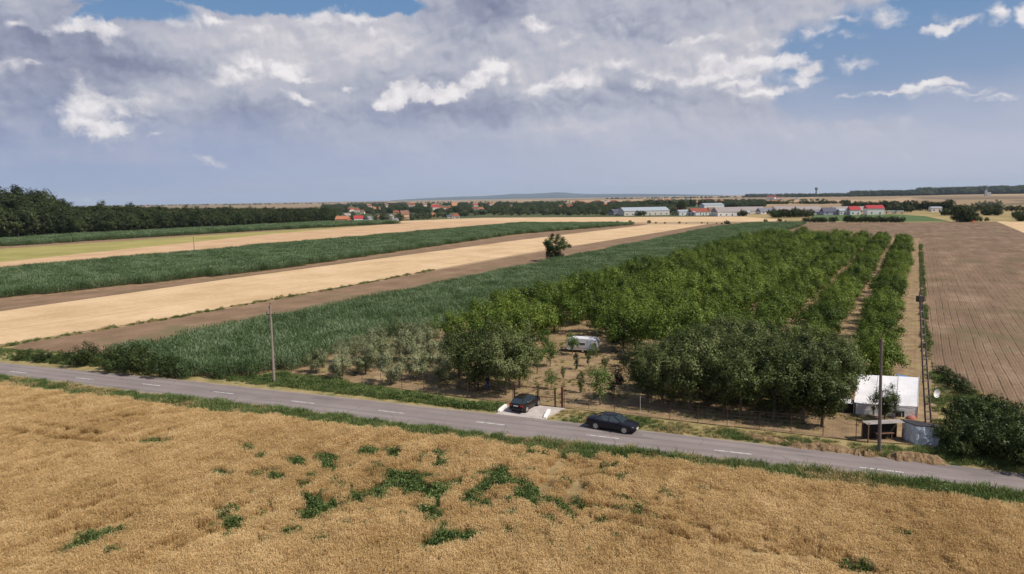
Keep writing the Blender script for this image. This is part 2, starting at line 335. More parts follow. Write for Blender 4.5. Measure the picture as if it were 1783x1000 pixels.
# centre line follows the dashes, with the gentle bend on the left
cl_pts = [Vector(a2(x, y)) for x, y in ((20, 647.5), (262, 671.5), (527, 701.5), (853, 739), (1276, 789.5), (1535, 820.5))]
cl_pts = [cl_pts[0] + (cl_pts[0]-cl_pts[1]).normalized()*d for d in (900, 300, 60)] + cl_pts + [cl_pts[-1] + (cl_pts[-1]-cl_pts[-2]).normalized()*d for d in (40, 300)]
def along(pts, off):
    out = []
    for i, p_ in enumerate(pts):
        d = (pts[min(i+1, len(pts)-1)] - pts[max(i-1, 0)]).normalized(); out.append(p_ + Vector((-d.y, d.x))*off)
    return out
L_, R_ = along(cl_pts, 2.95), along(cl_pts, -2.95)
me = bpy.data.meshes.new('road'); k = len(cl_pts)
me.from_pydata([(p_.x, p_.y, .10) for p_ in L_] + [(p_.x, p_.y, .10) for p_ in R_] +
               [(p_.x, p_.y, .0) for p_ in along(cl_pts, 3.25)] + [(p_.x, p_.y, .0) for p_ in along(cl_pts, -3.25)], [],
               [(i, i+k, i+k+1, i+1) for i in range(k-1)] + [(i+1, i+1+2*k, i+2*k, i) for i in range(k-1)] + [(i+k, i+3*k, i+3*k+1, i+k+1) for i in range(k-1)])
bm = bmesh.new(); bm.from_mesh(me); bmesh.ops.recalc_face_normals(bm, faces=bm.faces)
bm.faces.ensure_lookup_table()
if bm.faces[0].normal.z < 0: bmesh.ops.reverse_faces(bm, faces=bm.faces)
bm.to_mesh(me); bm.free()
tag(link('road', me, M['road']), kind='structure')
mb = MB()
for (x, y) in ((-220, 625), (-92, 637), (32, 649.5), (148, 661), (263, 671.5), (389, 685.5), (527, 702), (681, 719), (853, 739), (1050, 762.5), (1276, 789.5), (1535, 820.5), (1840, 856)):
    c_ = at(x, y); d = at(x+60, y+6.6)-at(x, y); a_ = math.atan2(d.y, d.x) if x > 200 else math.atan2((at(262, 671.5)-at(20, 647.5)).y, (at(262, 671.5)-at(20, 647.5)).x)
    a_ = math.atan2(rd.y, rd.x) if x > 240 else a_
    mb.box((c_.x, c_.y, .104), (3.1, .13, .008), a_)
tag(mb.obj('road_markings', M['paint']), kind='structure')
# crop strips (from the photograph's edges, as real parcels on the plain)
tmax = 560
def strip(name, w0, w1, t0, t1, m): return sheet(name, [tw(t0, w0), tw(t0, w1), tw(t1, w1), tw(t1, w0)], zz(), m)
F1 = {}
def field(name, pts, m): F1[name] = lift(pts); return sheet(name, F1[name], zz(), m)
field('far_tan_field', [(300, 392), (1340, 386), (1400, 382), (1390, 376.5), (1290, 377), (1000, 378.5), (840, 379.5), (700, 385)], M['stubble'])
field('dry_pasture', [(1290, 377), (1400, 386), (1783, 391), (2300, 398), (2300, 352), (1783, 358), (1500, 361), (1300, 364)], M['drygrass'])
field('green_pasture', [(1410, 385.5), (1560, 386.5), (1655, 386), (1610, 376.5), (1560, 373.5), (1416, 374)], M['pasture'])
field('yellow_field', [(-700, 520), (0, 462), (340, 424), (720, 389.5), (600, 390), (300, 404), (0, 433), (-700, 480)], M['yellow'])
field('tan_strip', [(-700, 545), (0, 472), (470, 426), (905, 389), (870, 384.5), (720, 387), (470, 408), (0, 457), (-700, 522)], M['tan'])
field('green_crop_ground', [(-700, 482), (0, 434), (470, 403), (720, 388.5), (640, 387.5), (560, 389), (470, 393), (0, 418), (-700, 450)], M['dirt'])
field('maize_ground_far', [(-900, 625), (0, 528), (470, 477), (900, 411), (1120, 390), (905, 389), (470, 427), (0, 472), (-900, 565)], M['dirt'])
field('bare_strip_far', [(-900, 648), (0, 543), (400, 487), (900, 420), (1130, 392), (1120, 390), (900, 411), (470, 475), (0, 525), (-900, 622)], M['fallow'])
field('grain_stubble', [(-500, 690), (-60, 606), (15, 599), (300, 553), (600, 499), (900, 444), (1238, 391), (1130, 391.5), (900, 419), (400, 486), (0, 543), (-900, 650)], M['stubble'])
field('bare_strip_near', [(15, 610), (60, 614), (180, 617), (275, 606), (600, 536), (925, 466), (1240, 398), (1290, 389), (1240, 389.5), (900, 446), (600, 501), (300, 556), (100, 588), (40, 597)], M['fallow'])
field('maize_ground_near', [(180, 617), (330, 655), (440, 655), (560, 625), (1000, 505), (1380, 398), (1410, 386), (1300, 388), (1240, 397), (925, 465), (275, 604)], M['dirt'])
field('orchard_floor', [(480, 655), (560, 661), (895, 704), (985, 712), (1280, 745), (1510, 771), (1640, 778), (1622, 640), (1604, 415), (1380, 409), (1000, 505), (560, 626)], M['lane'])
field('ploughed_field', [(1626, 662), (1700, 690), (1783, 728), (2500, 860), (2600, 560), (1790, 409), (1735, 387), (1560, 387.5), (1395, 388), (1340, 408), (1602, 414), (1612, 560)], M['plough'])
field('ochre_field', [(1792, 410), (2300, 470), (2300, 380), (1735, 386)], M['stubble'])
# wheat field in front of the road
WE = [(-60, 664), (0, 668), (180, 690), (300, 707), (480, 726), (600, 741), (800, 765), (1000, 789), (1180, 806), (1400, 836), (1600, 864), (1783, 887), (1900, 902)]
wheat_poly = [a2(x, y+12) for x, y in WE] + [(58, 30), (45, 20), (-45, 18), (-75, 60)]
sheet('wheat_ground', wheat_poly, zz(), M['straw'])
field('village_ground', [(560, 391), (700, 385), (840, 379.5), (1000, 378.5), (1290, 377.2), (1340, 363), (1300, 357), (1180, 353.5), (900, 356), (740, 356.5), (560, 358)], M['verge2'])
# far hills, with some distance haze painted into their bluish slope colour
hm = simple('hazed_slopes', (.05, .075, .085), .9)
def ridge(name, D, prof):
    mb = MB(); V1 = []
    for x, hpx in prof:
        d = ray(x, 345); s_ = D/math.hypot(d[0], d[1]); V1.append((d[0]*s_, d[1]*s_, max(5, hpx/F*D)))
    k = len(V1)
    vs = [(x, y, 0) for x, y, z in V1] + V1 + [(x*1.12, y*1.12, z*.75) for x, y, z in V1] + [(x*1.2, y*1.2, 0) for x, y, z in V1]
    mb.add(vs, [(r*k+i, r*k+i+1, (r+1)*k+i+1, (r+1)*k+i) for r in range(3) for i in range(k-1)])
    return tag(link(name, mb.mesh(name, hm, smooth=True)), kind='structure')
pr = [(680, 1), (720, 4), (760, 6), (800, 7.5), (840, 8), (870, 10), (895, 12), (920, 11.5), (945, 12.5), (968, 14), (985, 13), (1000, 10.5), (1030, 8.5), (1070, 8), (1120, 7), (1180, 4.5), (1260, 1)]
ridge('hills', 27000, [(x, h_*.72) for x, h_ in pr])
# ------------------------------------------------------------------ vegetation
def vnoise(x, y, seed=0, sc=1.0):
    """smooth value noise in about 0..1"""
    x = np.asarray(x)*sc; y = np.asarray(y)*sc; xi = np.floor(x).astype(np.int64); yi = np.floor(y).astype(np.int64)
    fx = x-xi; fy = y-yi; fx = fx*fx*(3-2*fx); fy = fy*fy*(3-2*fy)
    def h(a, b):
        v = np.sin((a*127.1 + b*311.7 + seed*74.7))*43758.5453; return v-np.floor(v)
    return (h(xi, yi)*(1-fx)+h(xi+1, yi)*fx)*(1-fy) + (h(xi, yi+1)*(1-fx)+h(xi+1, yi+1)*fx)*fy
def fbm(x, y, seed=0, sc=1.0):
    return sum(vnoise(x, y, seed+i, sc*2**i)/2**(i+1) for i in range(4))/0.9375
def inpoly(x, y, poly):
    x = np.asarray(x); y = np.asarray(y); r = np.zeros(x.shape, bool); k = len(poly)
    for i in range(k):
        x1, y1 = poly[i]; x2, y2 = poly[(i+1) % k]
        c = ((y1 > y) != (y2 > y)) & (x < (x2-x1)*(y-y1)/((y2-y1) if y2 != y1 else 1e-9)+x1); r ^= c
    return r
def proto(name, me):
    o = bpy.data.objects.new(name, me); return o
def scatter(name, P, rot, scl, protos, label, cat, idx=None, material=None):
    P = np.asarray(P, np.float32); k = len(P)
    me = bpy.data.meshes.new(name); me.vertices.add(k); me.vertices.foreach_set('co', P.ravel())
    for nm, arr in (('rot', rot), ('scl', scl)):
        at_ = me.attributes.new(nm, 'FLOAT_VECTOR', 'POINT'); at_.data.foreach_set('vector', np.asarray(arr, np.float32).ravel())
    ia = me.attributes.new('idx', 'INT', 'POINT')
    ia.data.foreach_set('value', np.asarray(idx if idx is not None else RNG.integers(0, len(protos), k), np.int32))
    me.update(); o = link(name, me); tag(o, label, cat, kind='stuff')
    ng = bpy.data.node_groups.new(name, 'GeometryNodeTree')
    ng.interface.new_socket('Geometry', in_out='INPUT', socket_type='NodeSocketGeometry')
    ng.interface.new_socket('Geometry', in_out='OUTPUT', socket_type='NodeSocketGeometry')
    N = ng.nodes; Lk = ng.links; gi = N.new('NodeGroupInput'); go = N.new('NodeGroupOutput')
    iop = N.new('GeometryNodeInstanceOnPoints'); jn = N.new('GeometryNodeJoinGeometry')
    for po in protos:
        oi = N.new('GeometryNodeObjectInfo'); oi.inputs['Object'].default_value = po; oi.inputs['As Instance'].default_value = True
        Lk.new(oi.outputs['Geometry'], jn.inputs[0])
    Lk.new(gi.outputs[0], iop.inputs['Points']); Lk.new(jn.outputs[0], iop.inputs['Instance'])
    iop.inputs['Pick Instance'].default_value = True
    def na(nm, ty):
        a = N.new('GeometryNodeInputNamedAttribute'); a.data_type = ty; a.inputs[0].default_value = nm; return a.outputs[0]
    Lk.new(na('idx', 'INT'), iop.inputs['Instance Index'])
    er = N.new('FunctionNodeEulerToRotation'); Lk.new(na('rot', 'FLOAT_VECTOR'), er.inputs[0]); Lk.new(er.outputs[0], iop.inputs['Rotation'])
    Lk.new(na('scl', 'FLOAT_VECTOR'), iop.inputs['Scale']); Lk.new(iop.outputs[0], go.inputs[0])
    md = o.modifiers.new('scatter', 'NODES'); md.node_group = ng
    return o
def strips(base, tip, width, side, bend=None, nseg=1):
    """flat blades: base, tip (N,3), width (N), side (N,3) unit; quads"""
    k = len(base); V = []; 
    cs = np.linspace(0, 1, nseg+1)
    rows = []
    for c in cs:
        p_ = base + (tip-base)*c
        if bend is not None: p_ = p_ + bend*(4*c*(1-c))
        wd = width*(1-.75*c if nseg > 1 else 1-.4*c)
        rows.append(p_ - side*wd[:, None]/2); rows.append(p_ + side*wd[:, None]/2)
    V = np.stack(rows, 1)                     # k, 2(nseg+1), 3
    m_ = 2*(nseg+1); o = np.arange(k)[:, None]*m_
    Fq = np.concatenate([o + np.array([[2*j, 2*j+1, 2*j+3, 2*j+2]]) for j in range(nseg)], 0)
    return V.reshape(-1, 3), Fq
def merge(lst):
    V = []; Fq = []; o = 0
    for v, f in lst: V.append(v); Fq.append(f+o); o += len(v)
    return np.concatenate(V), np.concatenate(Fq)
def unit(a): return a/np.maximum(np.linalg.norm(a, axis=-1, keepdims=True), 1e-9)
# ---- wheat
m, n = mat('ripe_wheat', .75, .2); P = pos(n)
z = n('ShaderNodeSeparateXYZ', {0: n('ShaderNodeTexCoord', out=3)}, out=2)
k1 = n.noise(P, .09, 6, .65); k2 = n.noise(P, 1.3, 3, .6); ir = n('ShaderNodeNewGeometry', out=8)
f = n.m('ADD', n.m('ADD', n.m('ADD', n.m('MULTIPLY', k1, .95), n.m('MULTIPLY', n.m('SUBTRACT', n.noise(P, .45, 4, .6), .5), .45)), n.m('MULTIPLY', k2, .20)), n.m('MULTIPLY', n.m('SUBTRACT', ir, .5), .18))
f = n.m('ADD', f, n.m('MULTIPLY', n.m('SUBTRACT', z, .55), .22))
s1 = (at(470, 893)-at(252, 996)).normalized(); sx = n('ShaderNodeVectorMath', {0: P, 1: (s1.x, s1.y, 0)}, operation='DOT_PRODUCT', out=1); sy = n('ShaderNodeVectorMath', {0: P, 1: (-s1.y, s1.x, 0)}, operation='DOT_PRODUCT', out=1)
f = n.m('ADD', f, n.m('MULTIPLY', n.m('SUBTRACT', n.noise(n('ShaderNodeCombineXYZ', {0: n.m('MULTIPLY', sx, .07), 1: n.m('MULTIPLY', sy, .8), 2: 0.0}), 1.0, 4, .6), .5), .55))
c = n.ramp(f, [(.25, (.33, .20, .075)), (.52, (.58, .395, .178)), (.80, (.73, .535, .275)), (1.0, (.84, .67, .40))])
col(n, c)
tr = n('ShaderNodeBsdfTranslucent', {'Color': c}); ms = n('ShaderNodeMixShader', {0: .34, 1: n.b.outputs[0], 2: tr})
n.l.new(ms, [x for x in n.n if x.type == 'OUTPUT_MATERIAL'][0].inputs[0]); M['wheat'] = m
def wheat_patch(seed, k=330):
    r = np.random.default_rng(seed); b = np.zeros((k, 3)); b[:, :2] = r.uniform(-.56, .56, (k, 2))
    lean = r.normal(0, .07, (k, 2)) + np.array([.05, .03]); h = r.uniform(.72, .96, k)
    tip = b + np.stack([lean[:, 0], lean[:, 1], h], 1); a = r.uniform(0, math.pi, k); sd_ = np.stack([np.cos(a), np.sin(a), 0*a], 1)
    st = strips(b, tip, r.uniform(.014, .024, k), sd_)
    dd = unit(np.stack([r.normal(.3, .6, k), r.normal(.2, .6, k), r.uniform(-.5, .5, k)], 1))
    ear = strips(tip, tip + dd*.12 + np.array([0, 0, .03]), r.uniform(.022, .036, k), sd_)
    j = r.integers(0, k, k//2); lb = b[j]+(tip[j]-b[j])*r.uniform(.3, .7, (len(j), 1)); q_ = r.uniform(0, 6.28, len(j))
    le = strips(lb, lb+np.stack([np.cos(q_)*.22, np.sin(q_)*.22, r.uniform(-.18, .1, len(j))], 1), np.full(len(j), .018), sd_[j])
    V, Fq = merge([st, ear, le]); return qmesh('wheat_plants', V, Fq, M['wheat'])
WP = [proto('wheat_plants', wheat_patch(s_)) for s_ in (1, 2, 3, 4)]
# weeds: leafy dock / thistle clumps
M['weed'] = leafmat('weed_leaves', (.050, .085, .024), (.100, .155, .045), (.19, .23, .08), .25, .8)
M['weed_dry'] = leafmat('dry_grass_blades', (.20, .17, .06), (.33, .26, .11), (.46, .36, .18), .2, .6)
M['grassgreen'] = leafmat('grass_blades', (.06, .10, .025), (.11, .16, .04), (.22, .24, .09), .25, .6)
def leaves_at(r, C_, size, up_bias=.5, outward=None):
    k = len(C_); nrm = r.normal(0, 1, (k, 3)); nrm[:, 2] = np.abs(nrm[:, 2])*(.6+up_bias)
    if outward is not None: nrm = unit(nrm)*.50 + outward
    nrm = unit(nrm); t_ = unit(np.cross(nrm, r.normal(0, 1, (k, 3)))); b_ = np.cross(nrm, t_)
    L1 = (size*r.uniform(.6, 1.3, k))[:, None]; L2 = L1*r.uniform(.45, .75, k)[:, None]
    fold = nrm*L1*.18
    V = np.stack([C_-t_*L1/2, C_+b_*L2/2+fold, C_+t_*L1/2, C_-b_*L2/2+fold], 1).reshape(-1, 3)
    return V, np.arange(4*k).reshape(-1, 4)
def weed_patch(seed, k, mt, Rw=.45, Hh=.6, sz=.13, grass=0):
    r = np.random.default_rng(seed); parts = []
    if k:
        a = r.uniform(0, 6.283, k); q_ = np.sqrt(r.uniform(0, 1, k))*Rw; zc = r.uniform(.05, 1, k)*Hh*(1-.55*(q_/Rw)**2)
        parts.append(leaves_at(r, np.stack([q_*np.cos(a), q_*np.sin(a), zc], 1), np.full(k, sz), .8))
    if grass:
        b = np.zeros((grass, 3)); b[:, :2] = r.normal(0, Rw*.5, (grass, 2)); a = r.uniform(0, 6.283, grass)
        tip = b + np.stack([np.cos(a)*.22, np.sin(a)*.22, r.uniform(.5, 1, grass)*Hh], 1)
        sd_ = np.stack([-np.sin(a), np.cos(a), 0*a], 1); parts.append(strips(b, tip, np.full(grass, .03), sd_))
    V, Fq = merge(parts); return qmesh('weed', V, Fq, mt)
WD = [proto('weed', weed_patch(20+i, 130, M['weed'], .5, .65, .15, 20)) for i in range(3)]
GR = [proto('grass', weed_patch(30+i, 25, M['grassgreen'], .5, .45, .09, 110)) for i in range(3)]
DG = [proto('grass', weed_patch(40+i, 8, M['weed_dry'], .5, .40, .07, 120)) for i in range(3)]
def grid_in(poly, d, jit=.5, seed=0):
    xs = [p_[0] for p_ in poly]; ys = [p_[1] for p_ in poly]
    X, Y = np.meshgrid(np.arange(min(xs), max(xs), d), np.arange(min(ys), max(ys), d)); X = X.ravel(); Y = Y.ravel()
    r = np.random.default_rng(seed); X = X + r.uniform(-jit, jit, X.shape)*d; Y = Y + r.uniform(-jit, jit, Y.shape)*d
    k = inpoly(X, Y, poly); return X[k], Y[k]
def segd(X, Y, pts):
    """distance to a polyline"""
    D = np.full(X.shape, 1e9)
    for (x1, y1), (x2, y2) in zip(pts[:-1], pts[1:]):
        dx, dy = x2-x1, y2-y1; t_ = np.clip(((X-x1)*dx+(Y-y1)*dy)/(dx*dx+dy*dy), 0, 1)
        D = np.minimum(D, np.hypot(X-x1-t_*dx, Y-y1-t_*dy))
    return D
# weed patches inside the wheat (centre and half size in the photograph, turned into ground ellipses)
WPX = [(155, 950, 66, 12, -18), (190, 968, 14, 8, 0), (266, 775, 18, 5, 0), (290, 773, 8, 5, 0), (430, 785, 12, 6, 0), (455, 800, 10, 5, 0), (447, 833, 8, 7, 0), (480, 838, 10, 7, 0), (385, 832, 20, 6, 0), (510, 810, 14, 9, 0), (560, 800, 12, 6, 0), (578, 808, 16, 9, 0), (552, 893, 40, 12, -20), (415, 912, 12, 5, 0), (640, 792, 16, 8, 0), (690, 795, 18, 12, 0), (722, 788, 7, 7, 0), (765, 802, 9, 14, 0),
       (700, 835, 26, 9, 0), (720, 852, 48, 14, 0), (765, 862, 20, 15, 0), (625, 872, 26, 8, 0), (672, 872, 22, 7, 0), (795, 848, 7, 7, 0), (868, 832, 20, 14, 0), (855, 855, 10, 12, 0), (750, 900, 26, 10, 0), (745, 912, 10, 12, 0), (775, 945, 26, 14, 0), (825, 945, 16, 14, 0), (915, 862, 13, 22, 0), (935, 880, 8, 14, 0), (892, 900, 12, 7, 0), (970, 885, 9, 7, 0), (872, 940, 8, 6, 0), (820, 870, 13, 11, 0), (840, 850, 7, 6, 0),
       (1570, 933, 14, 4, 0), (1500, 990, 26, 2.5, 8), (640, 920, 8, 5, 0), (780, 812, 8, 6, 0), (600, 880, 10, 4, 0), (890, 880, 8, 5, 0)]
WPX = [(x, y+6, rx, ry, a) for x, y, rx, ry, a in WPX]
CW = at(780, 868)
def weedmask(X, Y):
    mval = np.full(X.shape, -1.0)
    for (x, y, rx, ry, ang) in WPX:
        c_ = at(x, y); ex = at(x+rx, y)-c_; ey = at(x, y-ry)-c_; ca, sa = math.cos(math.radians(ang)), math.sin(math.radians(ang))
        A = np.array([[ex.x, ey.x], [ex.y, ey.y]]); Ai = np.linalg.inv(A)
        u_ = Ai[0, 0]*(X-c_.x)+Ai[0, 1]*(Y-c_.y); v_ = Ai[1, 0]*(X-c_.x)+Ai[1, 1]*(Y-c_.y)
        # rotate in picture-scaled ellipse axes
        px_, py_ = u_*rx, v_*ry; uu = (px_*ca - py_*sa)/rx; vv = (px_*sa + py_*ca)/ry
        mval = np.maximum(mval, 1.55-np.hypot(uu, vv))
    env = 1.25-np.hypot((X-CW.x+(Y-CW.y)*.3)/16, (Y-CW.y)/9)
    return np.maximum(mval, np.clip(env, -1, .55)-.62+np.where(env > 0, (vnoise(X, Y, 91, 1.4) > .62)*.75, 0))
X, Y = grid_in(wheat_poly, .70, .45, 3)
wmk = weedmask(X, Y) + (fbm(X, Y, 5, .8)-.5)*1.3
TRK = [([(985, 783), (962, 820), (940, 868)], .45), ([(1000, 785), (975, 825), (952, 872)], .12), ([(1032, 788), (1008, 830), (985, 880)], .45), ([(1047, 790), (1040, 815), (1020, 830)], .12),
       ([(980, 900), (1200, 945), (1330, 972)], .35), ([(985, 885), (1100, 900), (1230, 925)], .30), ([(-40, 846), (60, 822), (180, 786)], .35), ([(86, 916), (200, 876)], .5), ([(252, 1000), (350, 948), (470, 893)], .38), ([(225, 990), (330, 935), (450, 880)], .28),
       ([(10, 755), (100, 768), (223, 778)], .4), ([(60, 745), (180, 762)], .3), ([(0, 980), (110, 940), (250, 900)], .3), ([(330, 722), (200, 735), (90, 758)], .25), ([(1500, 1000), (1400, 972), (1290, 960)], .6)]
trk = np.zeros(X.shape)
for pts, wd in TRK:
    pl = [a2(x, y+5) for x, y in pts]; trk = np.maximum(trk, np.clip(1.35-segd(X+(vnoise(X, Y, 9, .5)-.5)*.5, Y, pl)/wd/1.7, 0, 1))
# thin spots at the centre and flattened (lodged) stalks to the right of it
thin = np.clip((weedmask(X, Y)+.3)*1.0, 0, 1)*(vnoise(X, Y, 31, .7) > .42)
c_ = at(1090, 875); lod = np.exp(-(((X-c_.x)/9)**2+((Y-c_.y)/4.5)**2))
c2_ = at(20, 725); lod = np.maximum(lod, .9*np.exp(-(((X-c2_.x)/5)**2+((Y-c2_.y)/3)**2)))
patchy = fbm(X, Y, 40, .22)
SD = (at(470, 893)-at(252, 996)).normalized(); h_c = at(215, 945); HOL = np.exp(-(((X-h_c.x)/3.2)**2+((Y-h_c.y)/2.2)**2))
zsc = np.clip(.86 + (fbm(X, Y, 12, .45)-.5)*.35 + (fbm(X, Y, 15, .12)-.5)*.4 + (fbm((X*SD.x+Y*SD.y)*.12, (Y*SD.x-X*SD.y)*1.1, 77, 1.0)-.5)*.45 - .35*HOL - .70*trk - .30*thin - .25*lod*(vnoise(X, Y, 50, .8)), .22, 1.15)
fur = np.min([segd(X, Y, [a2(x, y+5) for x, y in TRK[q_][0]]) for q_ in (0, 2)], 0)
keep = (wmk < .50) & (fur > .60) & ((trk < .93) | (fur < 3))
ang = 2.5+fbm(X, Y, 21, .10)*5
tl = np.clip(.05+(fbm(X, Y, 25, .30)-.4)*.6+lod*.6*vnoise(X, Y, 60, .6), 0, .85)
rot = np.stack([tl*np.cos(ang), tl*np.sin(ang), RNG.uniform(0, 6.28, X.shape)], 1)
scl = np.stack([np.full(X.shape, 1.0), np.full(X.shape, 1.0), zsc], 1)
Pw = np.stack([X, Y, np.full(X.shape, .05)], 1)
scatter('wheat', Pw[keep], rot[keep], scl[keep], WP, 'ripe golden wheat filling the field in front of the road', 'wheat')
# weeds growing in the wheat
Xg, Yg = grid_in(wheat_poly, .55, .5, 8); mv = weedmask(Xg, Yg) + (fbm(Xg, Yg, 5, .8)-.5)*1.3; td = np.min([segd(Xg, Yg, [a2(x, y+5) for x, y in pts]) for pts, wd in TRK[:4]], 0); kk = (td > .55) & (mv > .20) & (RNG.random(mv.shape) < .85)
s_ = np.clip(.72+mv[kk]*.50+RNG.uniform(-.2, .25, kk.sum()), .5, 1.4)
scatter('weeds', np.stack([Xg[kk], Yg[kk], np.full(kk.sum(), .05)], 1), np.stack([0*s_, 0*s_, RNG.uniform(0, 6.28, s_.shape)], 1), np.stack([s_, s_, s_*1.05], 1), WD,
        'patches of dark green weeds growing among the wheat', 'weeds')
# verges
def verge(name, pxpoly, d, protos, smin, smax, label, cat, seed, dens=.0, nsc=.4, z0=.03, idxf=None):
    poly = [a2(x, y) for x, y in pxpoly]; X, Y = grid_in(poly, d, .5, seed); f_ = fbm(X, Y, seed, nsc); kk = f_ > dens
    X, Y, f_ = X[kk], Y[kk], f_[kk]; s_ = smin+(smax-smin)*np.clip((f_-dens)/(1-dens)*1.3*RNG.uniform(.6, 1.2, X.shape), 0, 1)
    idx = None if idxf is None else idxf(X, Y)
    return scatter(name, np.stack([X, Y, np.full(X.shape, z0)], 1), np.stack([0*s_, 0*s_, RNG.uniform(0, 6.28, s_.shape)], 1), np.stack([s_*1.1, s_*1.1, s_], 1), protos, label, cat, idx=idx)
mixg = lambda p_weed, p_gr: (lambda X, Y: np.where((h_ := fbm(X, Y, 77, .25)+RNG.uniform(-.12, .12, X.shape)) > 1-p_weed, RNG.integers(0, 3, X.shape), np.where(h_ > 1-p_weed-p_gr, RNG.integers(3, 6, X.shape), RNG.integers(6, 9, X.shape))))
ALL = WD+GR+DG
lo = [(x, y) for x, y in ((-60, 649), (0, 656), (180, 679), (300, 693), (480, 713), (600, 727), (800, 752), (1000, 775), (1200, 798), (1400, 818), (1600, 841), (1783, 863), (1900, 878))]
verge('verge_grass', lo + [(x, y+13) for x, y in WE[::-1]], .5, ALL, .4, 1.45, 'green grass and weeds between the road and the wheat', 'grass', 101, .05, idxf=mixg(.40, .42))
hi = [(-60, 622), (0, 629), (180, 643), (300, 655), (490, 675)]
verge('dry_grass', [(490, 672), (440, 668), (300, 653), (180, 641), (0, 627), (-60, 620), (-60, 600), (15, 608), (180, 619), (330, 655), (500, 662)], .6, ALL, .3, .9, 'dry yellow grass between the road and the maize', 'grass', 111, .22, idxf=mixg(.12, .30))
verge('roadside_weeds', [(425, 668), (520, 677), (700, 699), (862, 718), (880, 706), (780, 697), (640, 675), (565, 660), (490, 652), (440, 655)], .5, WD+GR, .35, 1.2, 'lush green weeds below the fence, left of the parked car', 'weeds', 121, .10)
verge('roadside_plants', [(955, 730), (1010, 738), (1150, 754), (1290, 768), (1420, 782), (1640, 808), (1640, 785), (1505, 776), (1400, 762), (1290, 750), (1150, 733), (1050, 722), (985, 714)], .55, ALL, .35, 1.0, 'weeds and grass below the fence, right of the gate', 'weeds', 131, .22, idxf=mixg(.50, .28))
verge('corner_grass', [(1640, 808), (1783, 828), (1900, 840), (1900, 740), (1720, 690), (1640, 655), (1622, 640), (1618, 700)], .7, ALL, .4, 1.2, 'yellow and green grass around the dark hedge beside the ploughed field', 'grass', 141, .2, idxf=mixg(.30, .30))
fs = [tw(t_, w_) for t_, w_ in ((92, .1), (92, 1.3), (120, 1.0), (330, 1.1), (330, .1))]
X, Y = grid_in(fs, .8, .5, 151); s_ = RNG.uniform(.4, 1.2, X.shape)*np.clip(fbm(X, Y, 3, .15)*1.8, .35, 1.1)*(1+.0*X)
scatter('fence_weeds', np.stack([X, Y, 0*X+.03], 1), np.stack([0*s_, 0*s_, RNG.uniform(0, 6.28, s_.shape)], 1), np.stack([s_, s_, s_*1.35], 1), WD, 'tall green weeds along the side fence of the orchard', 'weeds')
ol = [a2(x, y) for x, y in ((560, 650), (900, 696), (1280, 738), (1500, 762), (1560, 640), (1060, 600), (780, 590))]
X, Y = grid_in(ol, .62, .5, 161); f_ = fbm(X, Y, 161, .3); kk = f_ > .42; X = X[kk]; Y = Y[kk]; s_ = RNG.uniform(.15, .55, X.shape)
scatter('orchard_grass', np.stack([X, Y, 0*X+.1], 1), np.stack([0*s_, 0*s_, RNG.uniform(0, 6.28, s_.shape)], 1), np.stack([s_, s_, s_], 1), GR[:1]+DG, 'thin dry grass on the orchard soil', 'grass')
# edge strips between the parcels
for nm, px, w_ in (('field_edge_grass', [(-60, 625), (15, 603), (100, 588), (300, 555), (450, 527), (600, 501), (760, 470)], .9),):
    pl = [a2(x, y) for x, y in px]; X = []; Y = []
    for (x1, y1), (x2, y2) in zip(pl[:-1], pl[1:]):
        L = math.hypot(x2-x1, y2-y1); k = int(L*2.2); t_ = RNG.uniform(0, 1, k); X.append(x1+(x2-x1)*t_); Y.append(y1+(y2-y1)*t_)
    X = np.concatenate(X)+RNG.normal(0, w_*.45, sum(map(len, X))); Y = np.concatenate(Y)+RNG.normal(0, w_*.45, sum(map(len, Y)))
    s_ = RNG.uniform(.4, 1.3, X.shape)
    scatter(nm, np.stack([X, Y, 0*X+.03], 1), np.stack([0*s_, 0*s_, RNG.uniform(0, 6.28, s_.shape)], 1), np.stack([s_, s_, s_], 1), ALL, 'grassy strip between the pale stubble and the bare field', 'grass', idx=RNG.choice([0, 1, 2, 3, 4, 5, 6], X.shape))
# ---- maize
M['maize'] = leafmat('maize_leaves', (.050, .085, .030), (.100, .158, .062), (.22, .28, .155), .25, .12, .35, .45)
def maize_patch(seed, rows=3, per=9, L=2.25):
    r = np.random.default_rng(seed); parts = []
    for i in range(rows):
        for j in range(per):
            x = (i-(rows-1)/2)*.75+r.normal(0, .05); y = (j-(per-1)/2)*(L/per)+r.normal(0, .05); h = r.uniform(1.75, 2.2)
            kl = 9; zb = np.linspace(.25, h*.88, kl); a = r.uniform(0, 3.14)+np.arange(kl)*math.pi+r.normal(0, .45, kl)
            b = np.stack([np.full(kl, x), np.full(kl, y), zb], 1); ln = r.uniform(.55, .8, kl)*(1-.35*np.abs(np.linspace(-.6, 1, kl)))
            d = np.stack([np.cos(a)*ln, np.sin(a)*ln, r.uniform(.05, .45, kl)], 1); sd_ = np.stack([-np.sin(a), np.cos(a), r.normal(0, .3, kl)], 1)
            parts.append(strips(b, b+d, np.full(kl, .10), unit(sd_), bend=np.array([0, 0, .22]), nseg=3))
            st = np.array([[x, y, 0]]); parts.append(strips(st, st+np.array([[0, 0, h]]), np.array([.035]), np.array([[1., 0, 0]]))); parts.append(strips(st, st+np.array([[0, 0, h]]), np.array([.035]), np.array([[0., 1, 0]])))
    V, Fq = merge(parts); return qmesh('maize_plants', V, Fq, M['maize'])
MZ = [proto('maize_plants', maize_patch(60+i)) for i in range(4)]
